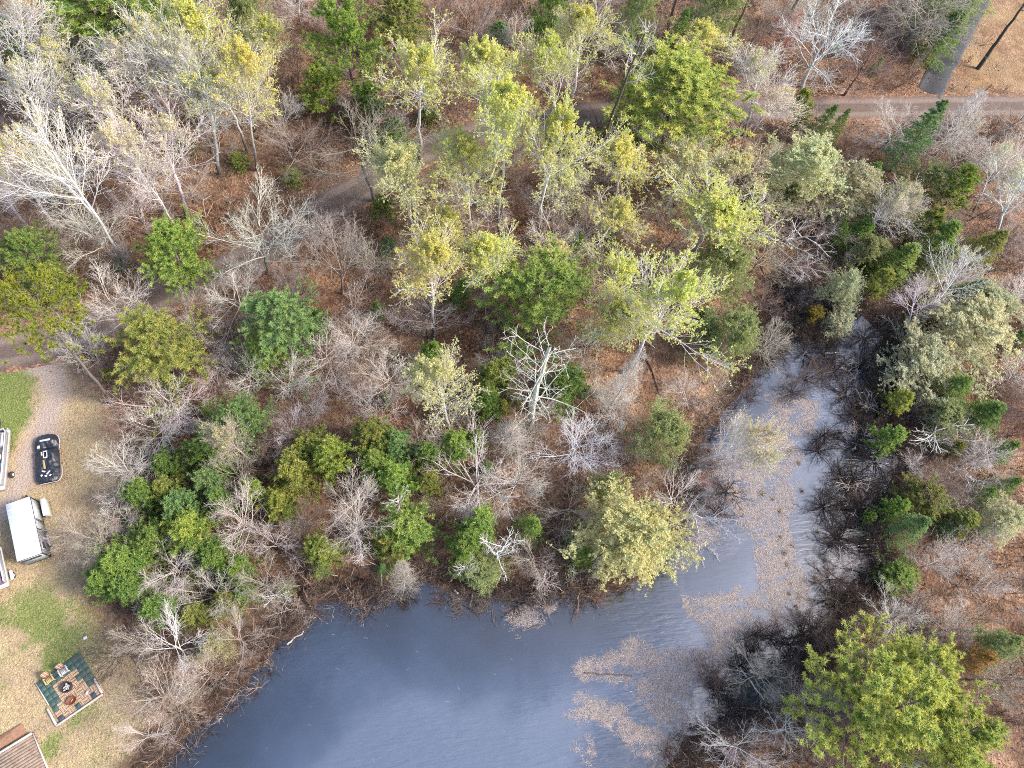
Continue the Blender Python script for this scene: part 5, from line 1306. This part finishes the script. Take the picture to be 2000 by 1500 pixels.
def patch(px, py, ln, wd, ang, mat, lab, frame_=False):
    g = G(px, py, .95) - np.array([cb[0], cb[1], 0]); ca, sa = math.cos(-rzb), math.sin(-rzb); x, y = g[0] * ca - g[1] * sa, g[0] * sa + g[1] * ca
    z = .42 + (top_z(x) - .42) * (1 - min(abs(y) / (Wb / 2), 1) ** 3.2) + .035
    mb = MB()
    if frame_:
        for s_ in (-1, 1):
            mb.box((x + s_ * ln * .45, y, z), (ln * .1 + .03, wd, .03)); mb.box((x, y + s_ * wd * .42, z + .004), (ln, .07, .03))
        mb.build('weight_frame', mat, t, label=lab)
    else:
        o = MB().box((0, 0, 0), (ln, wd, .04), b=.01).build('weight_board', mat, t, loc=(x, y, z), rot=(0, 0, ang), label=lab)
patch(88, 860, .85, .16, math.pi / 2, m_rim, 'long white board across the upper end')
patch(73, 872, .26, .22, 0, m_cream, 'cream block at the side')
patch(82, 887, .36, .12, .1, m_tan, 'short tan board'); patch(89, 888, .66, .34, 0, m_rim, 'white open frame', True)
patch(85, 906, .92, .17, .12, m_yel, 'long yellow board'); patch(84, 920, .30, .13, 1.2, m_rim, None); patch(93, 922, .40, .13, -.8, m_rim, None)
patch(80, 928, .18, .16, .3, m_rim, None); patch(88, 929, .22, .16, 1.5, m_rim, None); patch(97, 927, .2, .14, -.7, m_rim, None)

# pontoon boats on trailers, each cut by the left edge of the photo
def pontoon(label, edge_a, edge_b, wid, kind):
    a0, b0, r_, L = frame(edge_a, edge_b, 1.15)
    d = np.array([math.cos(r_), math.sin(r_)]); nrm = np.array([-d[1], d[0]])     # nrm points to photo right
    c = (a0 + b0)[:2] / 2 - nrm * wid / 2
    t = root_at('pontoon_boat', (c[0], c[1], 0), r_, label, 'boat', 'pontoon boats on trailers by the lawn')
    for s_ in (-1, 1):
        MB().tube([(-L / 2 - .25, s_ * (wid / 2 - .35), .78), (-L / 2, s_ * (wid / 2 - .35), .72), (L / 2 - .1, s_ * (wid / 2 - .35), .72)], [.05, .28, .28], 12).build('pontoon', m_alu, t, True)
    MB().box((0, 0, 1.05), (L, wid, .10), b=.12).build('deck', m_floor, t)
    # fence panels and rails
    for s_ in (-1, 1):
        MB().box((0, s_ * (wid / 2 - .10), 1.37), (L - .7, .05, .50)).build('side_panel', m_alu, t)
        MB().tube([(-L / 2 + .15, s_ * (wid / 2 - .25), 1.72), (-L / 2 + .4, s_ * (wid / 2 - .09), 1.72), (L / 2 - .35, s_ * (wid / 2 - .09), 1.72)], .035, 8).build('rail', m_rim, t, True)
    MB().tube([(-L / 2 + .15, -wid / 2 + .25, 1.72), (-L / 2 + .15, wid / 2 - .25, 1.72)], .035, 8).build('rail', m_rim, t, True)
    MB().box((-L / 2 + .2, 0, 1.35), (.05, wid - .5, .46)).build('bow_panel', m_alu if kind else m_navy, t)
    for (x, y, lx, ly, mat) in ((-L * .30, wid * .30, L * .22, .55, m_ivory), (-L * .30, -wid * .30, L * .22, .55, m_ivory), (L * .28, wid * .28, L * .26, .58, m_ivory if not kind else m_plum), (L * .28, -wid * .28, L * .26, .58, m_ivory)):
        s0 = MB().box((x, y, 1.28), (lx, ly, .36), b=.06).build('seat', mat, t); MB().box((x, y + math.copysign(ly / 2 - .07, y), 1.58), (lx, .14, .38), b=.04).build('backrest', mat, s0)
    cn = MB().box((-L * .02, wid * .27, 1.50), (.55, .6, .80), b=.08, taper=.85).build('console', m_ivory, t)
    MB().disc_stack([(.17, 0), (.19, .02), (.17, .04)]).build('steering_wheel', m_black, cn, True, (-L * .02 + .33, wid * .27, 1.75), (0, math.radians(60), 0))
    MB().box((L * .06, wid * .22, 1.40), (.42, .42, .1), b=.06).build('helm_seat', m_navy, t)
    MB().box((L * .12, wid * .38, 1.50), (.45, .20, .16), b=.05).build('cushion', m_blue, t)
    MB().box((L / 2 + .15, 0, 1.05), (.5, .45, .75), b=.12, taper=.8).build('outboard', m_black, t)
    MB().box((L * .02, wid / 2 - .30, .36), (L * .8, .09, .10)).box((L * .02, -wid / 2 + .30, .36), (L * .8, .09, .10)).box((-L / 2 - .5, 0, .36), (1.4, .10, .10)).build('trailer_frame', m_navy, t)
    MB().tube([(-L / 2 - .9, 0, .38), (-L / 2 - .9, 0, 1.0)], .05).box((-L / 2 - .9, 0, .95), (.2, .16, .2)).build('winch_post', m_black, t)
    for s_ in (-1, 1):
        wh = MB().disc_stack([(.02, -.09), (.26, -.09), (.29, -.06), (.29, .06), (.26, .09), (.16, .09)]).build('wheel', m_rubber, t, True, (L * .22, s_ * (wid / 2 + .12), .29), (-math.pi / 2 * s_, 0, 0))
        MB().disc_stack([(.15, .085), (.12, .10), (.01, .11)]).build('hub', m_rim, wh, True)
        if kind: MB().box((L * .22, s_ * (wid / 2 + .14), .64), (.95, .26, .05), b=.10, taper=.9).build('fender', m_rim, t)
    return t
pontoon('pontoon boat with ivory seats cut by the frame, beside the bright green grass', (19, 838), (8, 956), 2.5, 0)
pontoon('pontoon boat with plum seats cut by the frame, below the camper trailer', (1, 1066), (17, 1144), 2.5, 1)

# fire pit patio
A, Bp, Cp = G(71.5, 1334), G(156, 1273), G(111, 1417.5)
U = Bp - A; Vv = Cp - A; nu, nv = 9, 8; LU, LV = np.linalg.norm(U), np.linalg.norm(Vv); U = U / LU; Vv = np.cross([0, 0, 1.0], U); Vv = Vv if Vv @ (Cp - A) > 0 else -Vv
rzp = math.atan2(U[1], U[0]); su, sv = LU / nu, LV / nv; sgn = 1.0 if np.cross(U, Vv)[2] > 0 else -1.0
pz = ground_z(A[0], A[1]) + .02
pt = root_at('fire_pit_patio', (A[0], A[1], pz), rzp, 'square fire pit patio of green tiles and sandy pavers with white timber edging', 'patio')
L2 = lambda u, v, z=0.0: (u * su, sgn * v * sv, z)
def green(i, j):
    if j <= 1: return not (i in (6,) and j == 1 and False)
    if i == 0: return j <= 5
    if i == 1: return j <= 4
    if i == 8: return j <= 5
    if i == 7: return j <= 5
    if i == 6: return j <= 3 and j >= 3
    return False
m_gt = simple('green_tile', (.045, .088, .078), .75, var=.25, scale=4, bump=.3); m_dt = simple('charcoal_tile', (.05, .06, .08), .7, var=.2); m_timber = simple('white_timber', (.50, .45, .41), .8, var=.15, scale=3, bump=.3)
m_pav = simple('sand_paver', (.47, .33, .215), .9, var=.16, scale=3.5, bump=.4); m_base = simple('patio_bed', (.40, .28, .185), .95)
MB().box((LU / 2, sgn * LV / 2, .0), (LU, LV, .04)).build('bed', m_base, pt)
tile_me = mk_mesh('tile', *(lambda b: (np.concatenate(b.V), [np.concatenate(b.F3), np.concatenate(b.F4)]))(MB().box((0, 0, 0), (su * .95, sv * .95, .05), b=.02)), [m_gt])
prng = random.Random(4); pav = MB()
for j in range(nv):
    for i in range(nu):
        if green(i, j):
            o = link('tile', tile_me, pt, L2(i + .5, j + .5, .045 + prng.uniform(-.006, .006)), (prng.uniform(-.01, .01), prng.uniform(-.01, .01), prng.uniform(-.02, .02)))
        else:
            for k in range(2):
                for q in range(4):
                    horiz = (i + j) % 2
                    cu, cv = (i + (k + .5) / 2, j + (q + .5) / 4) if horiz else (i + (q + .5) / 4, j + (k + .5) / 2)
                    dx, dy = (su / 2 * .97, sv / 4 * .94) if horiz else (su / 4 * .94, sv / 2 * .97)
                    pav.box(L2(cu, cv, .035 + prng.uniform(-.005, .005)), (dx, dy, .05))
tag(pav.build('paver', m_pav, pt), kind='stuff')
for (px_, py_, mt, lb_) in ((120, 1403, m_dt, 'charcoal tile at the lower corner'), (153, 1379, m_gt, 'green tile set alone at the lower edge'), (183, 1358, m_dt, 'charcoal tile near the right corner')):
    g = G(px_, py_, .1) - A; x, y = g @ U, (g @ Vv) * sgn
    MB().box((x, y, .085), (su * .95, sv * .95, .06), b=.02).build('tile', mt, pt, label=lb_)
for (p0, p1) in (((93, 1384), (111, 1417)), ((110, 1418), (201, 1356)), ((184, 1325), (200, 1354))):
    a_, b_2 = G(*p0, .1) - A, G(*p1, .1) - A; x0, y0, x1, y1 = a_ @ U, (a_ @ Vv) * sgn, b_2 @ U, (b_2 @ Vv) * sgn
    MB().box((0, 0, 0), (math.hypot(x1 - x0, y1 - y0), .16, .16), b=.02).build('edging_timber', m_timber, pt, loc=((x0 + x1) / 2, (y0 + y1) / 2, .10), rot=(0, 0, math.atan2(y1 - y0, x1 - x0)))
p0, p1 = G(72, 1337) - A, G(93, 1383) - A
MB().box((-.06, sgn * LV * .27, .03), (.07, LV * .54, .1)).build('edging_board', m_timber, pt)
# two fire pits standing on it
m_steel = simple('sooty_steel', (.05, .038, .04), .6, .3); m_ash = simple('ash_stone', (.50, .48, .48), .9, var=.3, scale=5, bump=.5); m_rust = simple('rusty_steel', (.20, .07, .035), .75, .2, var=.4)
g = G(132, 1342, pz); t = root_at('fire_pit', (g[0], g[1], pz + .06), 0, 'dark round fire pit full of pale ash stones on the patio', 'fire pit', 'fire pits on the patio')
MB().disc_stack([(.42, 0), (.44, .30), (.40, .34), (.35, .30), (.34, .05), (.01, .04)]).build('ring', m_steel, t, True)
for k in range(9):
    a = k * 2.4; r_ = .07 + .028 * k; MB().box((r_ * math.cos(a), r_ * math.sin(a), .14 + .02 * (k % 3)), (.17, .13, .12), rz=a * 1.7, b=.04).build('stone', m_ash, t)
g = G(142, 1368, pz); t = root_at('fire_pit', (g[0], g[1], pz + .06), .6, 'low rusty fire bowl with dark rim on the patio', 'fire pit', 'fire pits on the patio')
b = MB().disc_stack([(.20, 0), (.38, .16), (.42, .24), (.38, .245), (.30, .12), (.06, .05), (.01, .05)]).build('bowl', m_rust, t, True); b.scale = (1, .78, 1)
MB().box((0, 0, .12), (.26, .06, .05), rz=.5).build('log', m_tan, t)
def adirondack(px_, py_, mat, label):
    g = G(px_, py_, .3); rz_ = rzp - math.pi / 2 * sgn * -1
    t = root_at('garden_chair', (g[0], g[1], pz + .07), math.atan2(-Vv[1], -Vv[0]) - math.pi / 2, label, 'chair', 'garden chairs on the patio')
    # local +Y is the back
    for k in range(5): MB().box((-.22 + .11 * k, -.02, .33), (.09, .50, .03)).build('slat', mat, t) if k != 2 else MB().box((0, -.02, .332), (.09, .50, .03)).build('slat', mat, t)
    bk = link('backrest', mk_mesh('backrest', *(lambda b: (np.concatenate(b.V), [np.concatenate(b.F3), np.concatenate(b.F4)]))(MB().box((0, .02, .30), (.50, .03, .05)).box((0, .02, .55), (.46, .03, .05))), [m_red]), t, (0, .26, .34), (-.45, 0, 0))
    for k in range(5): MB().box((-.22 + .11 * k, 0, .34), (.085, .025, .72 - .05 * abs(k - 2))).build('slat', m_red if k % 2 == 0 else m_tan, bk)
    for s_ in (-1, 1):
        MB().box((s_ * .31, -.02, .54), (.11, .62, .03), b=.02).build('arm', mat, t); MB().box((s_ * .31, -.27, .27), (.05, .09, .54)).build('leg', mat, t); MB().box((s_ * .29, .22, .27), (.05, .09, .54)).build('leg', mat, t)
adirondack(97.5, 1326.5, m_yel, 'yellow garden chair with red slatted back on the green tiles')
adirondack(126, 1310, m_ash, 'grey garden chair with red slatted back on the green tiles')
# wooden platform at the corner of the photo
a0, b0, r_, L = frame((0, 1470), (61, 1433), .3); d = (b0 - a0) / L; nn = np.array([d[1], -d[0], 0])
m_deck = simple('weathered_board', (.22, .165, .13), .9, var=.4, scale=3, bump=.4); m_terra = simple('terracotta_soil', (.25, .14, .09), .95, var=.3, scale=5)
t = root_at('wooden_platform', (b0[0], b0[1], 0), r_, 'weathered wooden platform with pale edge beam at the corner of the lawn', 'platform')
for k in range(13):
    MB().box((-2.6 + .0, -.18 - .235 * k, .26 + prng.uniform(-.01, .01)), (5.2, .215, .05)).build('plank', m_deck, t)
MB().box((-2.6, 0, .30), (5.3, .16, .18), b=.02).build('edge_beam', m_timber, t); MB().box((.06, -1.6, .14), (.08, 3.2, .24)).build('side_beam', m_timber, t)
MB().box((-2.6, -1.6, .11), (5.1, 3.1, .22)).build('frame', m_base, t)
t = MB().box((0, 0, .02), (5.0, .95, .10), b=.1).build('planting_strip', m_terra, None, loc=tuple(b0 - d * 2.9 - nn * .75 * (1 if False else 1)) , rot=(0, 0, r_)); t.location.z = 0.0
tag(t, 'bare terracotta soil strip beside the wooden platform', 'flower bed')
# litter and stones
m_stone = simple('pale_stone', (.55, .45, .38), .9, var=.2, bump=.4)
for k, (px_, py_, s_) in enumerate(((290, 1366, .42), (298, 1364, .36), (293, 1374, .45), (301, 1372, .32), (297, 1380, .3), (287, 1373, .28))):
    g = G(px_, py_); o = MB().box((0, 0, .08), (s_, s_ * .75, .18), b=.07, taper=.85).build('flat_stone', m_stone, None, loc=(g[0], g[1], ground_z(g[0], g[1])), rot=(.05, .08, k * 1.1))
    tag(o, 'pale flat stone in the heap on the bank above the pond', 'stone', 'pale stones heaped on the bank')
g = G(167, 1246); tag(MB().box((0, 0, .06), (.30, .24, .12), b=.03).build('white_box', m_rim, None, loc=(g[0], g[1], ground_z(g[0], g[1])), rot=(0, 0, .5)), 'small white box lying on the grass above the patio', 'box')
g = G(170.5, 1353, .1); tag(MB().box((0, 0, .10), (.16, .28, .16), b=.04).build('white_bag', m_rim, None, loc=(g[0], g[1], pz + .06), rot=(0, 0, -.3)), 'small white bag standing on the patio pavers', 'bag')
g = G(891, 1156, WATER_Z); tag(MB().box((0, 0, .02), (.52, .17, .09), b=.03).build('floating_board', m_rim, None, loc=(g[0], g[1], WATER_Z), rot=(0, 0, -.75)), 'short white board floating among twigs at the pond edge', 'board')
for k, (px_, py_, s_) in enumerate(((1825, 882, .5), (1821, 892, .4), (1832, 894, .35))):
    g = G(px_, py_); tag(MB().box((0, 0, .12), (s_, s_ * .8, .3), b=.12, taper=.7).build('boulder', m_ash, None, loc=(g[0], g[1], ground_z(g[0], g[1]) - .03), rot=(.1, 0, k * 1.3)), 'pale boulder between the two white dead trees on the right bank', 'boulder', 'pale boulders on the right bank')
# fallen trunks and stumps
m_logp = simple('bleached_log', (.60, .55, .50), .85, var=.2, scale=3); m_logd = simple('dark_log', (.11, .08, .065), .9, var=.3, scale=3); m_logb = simple('brown_log', (.27, .19, .145), .9, var=.3, scale=3)
LOGS = [((1190, 258), (1222, 274), .13, m_logb, 0, 'upper of two brown fallen logs beside the road'), ((1188, 264), (1220, 280), .11, m_logd, 0, 'lower of two fallen logs beside the road, darker'), ((928, 1141), (918, 1186), .10, m_logp, 1, 'white birch log slanting from the bank into the pond'),
        ((1446, 1303), (1494, 1367), .10, m_logp, 1, 'white log propped over black water near the corner pines'), ((1020, 1231), (1066, 1219), .07, m_logd, 1, 'dark stick floating at the weed below the point'), ((1143, 1314), (1238, 1321), .07, m_logd, 1, 'long dark pole lying in the floating weed'),
        ((1260, 690), (1288, 768), .09, m_logd, 0, 'dark fallen log in open brown leaves left of the creek'), ((560, 1258), (592, 1232), .08, m_logp, 1, 'pale log lying out from the bank into the pond'), ((432, 1327), (456, 1306), .08, m_logp, 0, 'pale driftwood log on the bank below the round bush'),
        ((1395, 1382), (1490, 1385), .07, m_logb, 1, 'slim brown log crossing the black water by the corner'), ((602, 1112), (660, 1125), .06, m_logp, 0, 'crooked white branch on the bank below the round tufted pine'), ((1032, 896), (1075, 891), .09, m_logb, 0, 'grey brown fallen trunk left of the white spreading tree'),
        ((1445, 430), (1500, 555), .10, m_logd, 0, 'dark trunk fallen toward the creek head'), ((840, 1144), (880, 1152), .05, m_logd, 1, 'thin dark pole floating beside the white board'), ((1610, 1105), (1655, 1145), .05, m_logb, 1, 'thin pole rising from the creek below the alders'),
        ((1180, 640), (1120, 700), .06, m_logp, 0, 'long pale branch fallen beside the bleached snag')]
for p0, p1, r_, mt, wet, lb_ in LOGS:
    a_, b_2 = G(*p0, 0), G(*p1, 0)
    za, zb2 = (max(ground_z(*a_[:2]), WATER_Z) + r_ * .8, max(ground_z(*b_2[:2]), WATER_Z) + r_ * .6)
    ts = np.linspace(0, 1, 7); P_ = a_[None] * (1 - ts[:, None]) + b_2[None] * ts[:, None]; P_[:, 2] = za * (1 - ts) + zb2 * ts + .03; P_[1:-1, :2] += np.random.default_rng(int(p0[0])).normal(0, .06, (5, 2))
    o = MB().tube(P_, np.linspace(r_, r_ * .6, 7), 8).build('fallen_log', mt, None, True); tag(o, lb_, 'log')
g = G(909, 848); tag(MB().tube([(0, 0, -.1), (.02, 0, .9), (.10, .05, 2.6)], [.17, .14, .11], 9).build('broken_stump', m_logp, None, True, loc=(g[0], g[1], ground_z(g[0], g[1]))), 'pale broken stump beside the bright spreading pine', 'stump')
g = G(1762, 1490); tag(MB().tube([(0, 0, -.1), (.05, 0, 1.2), (.25, .3, 3.4)], [.30, .26, .20], 10).build('broken_stump', m_logp, None, True, loc=(g[0], g[1], ground_z(g[0], g[1]))), 'shattered pale stump under the corner pines', 'stump')
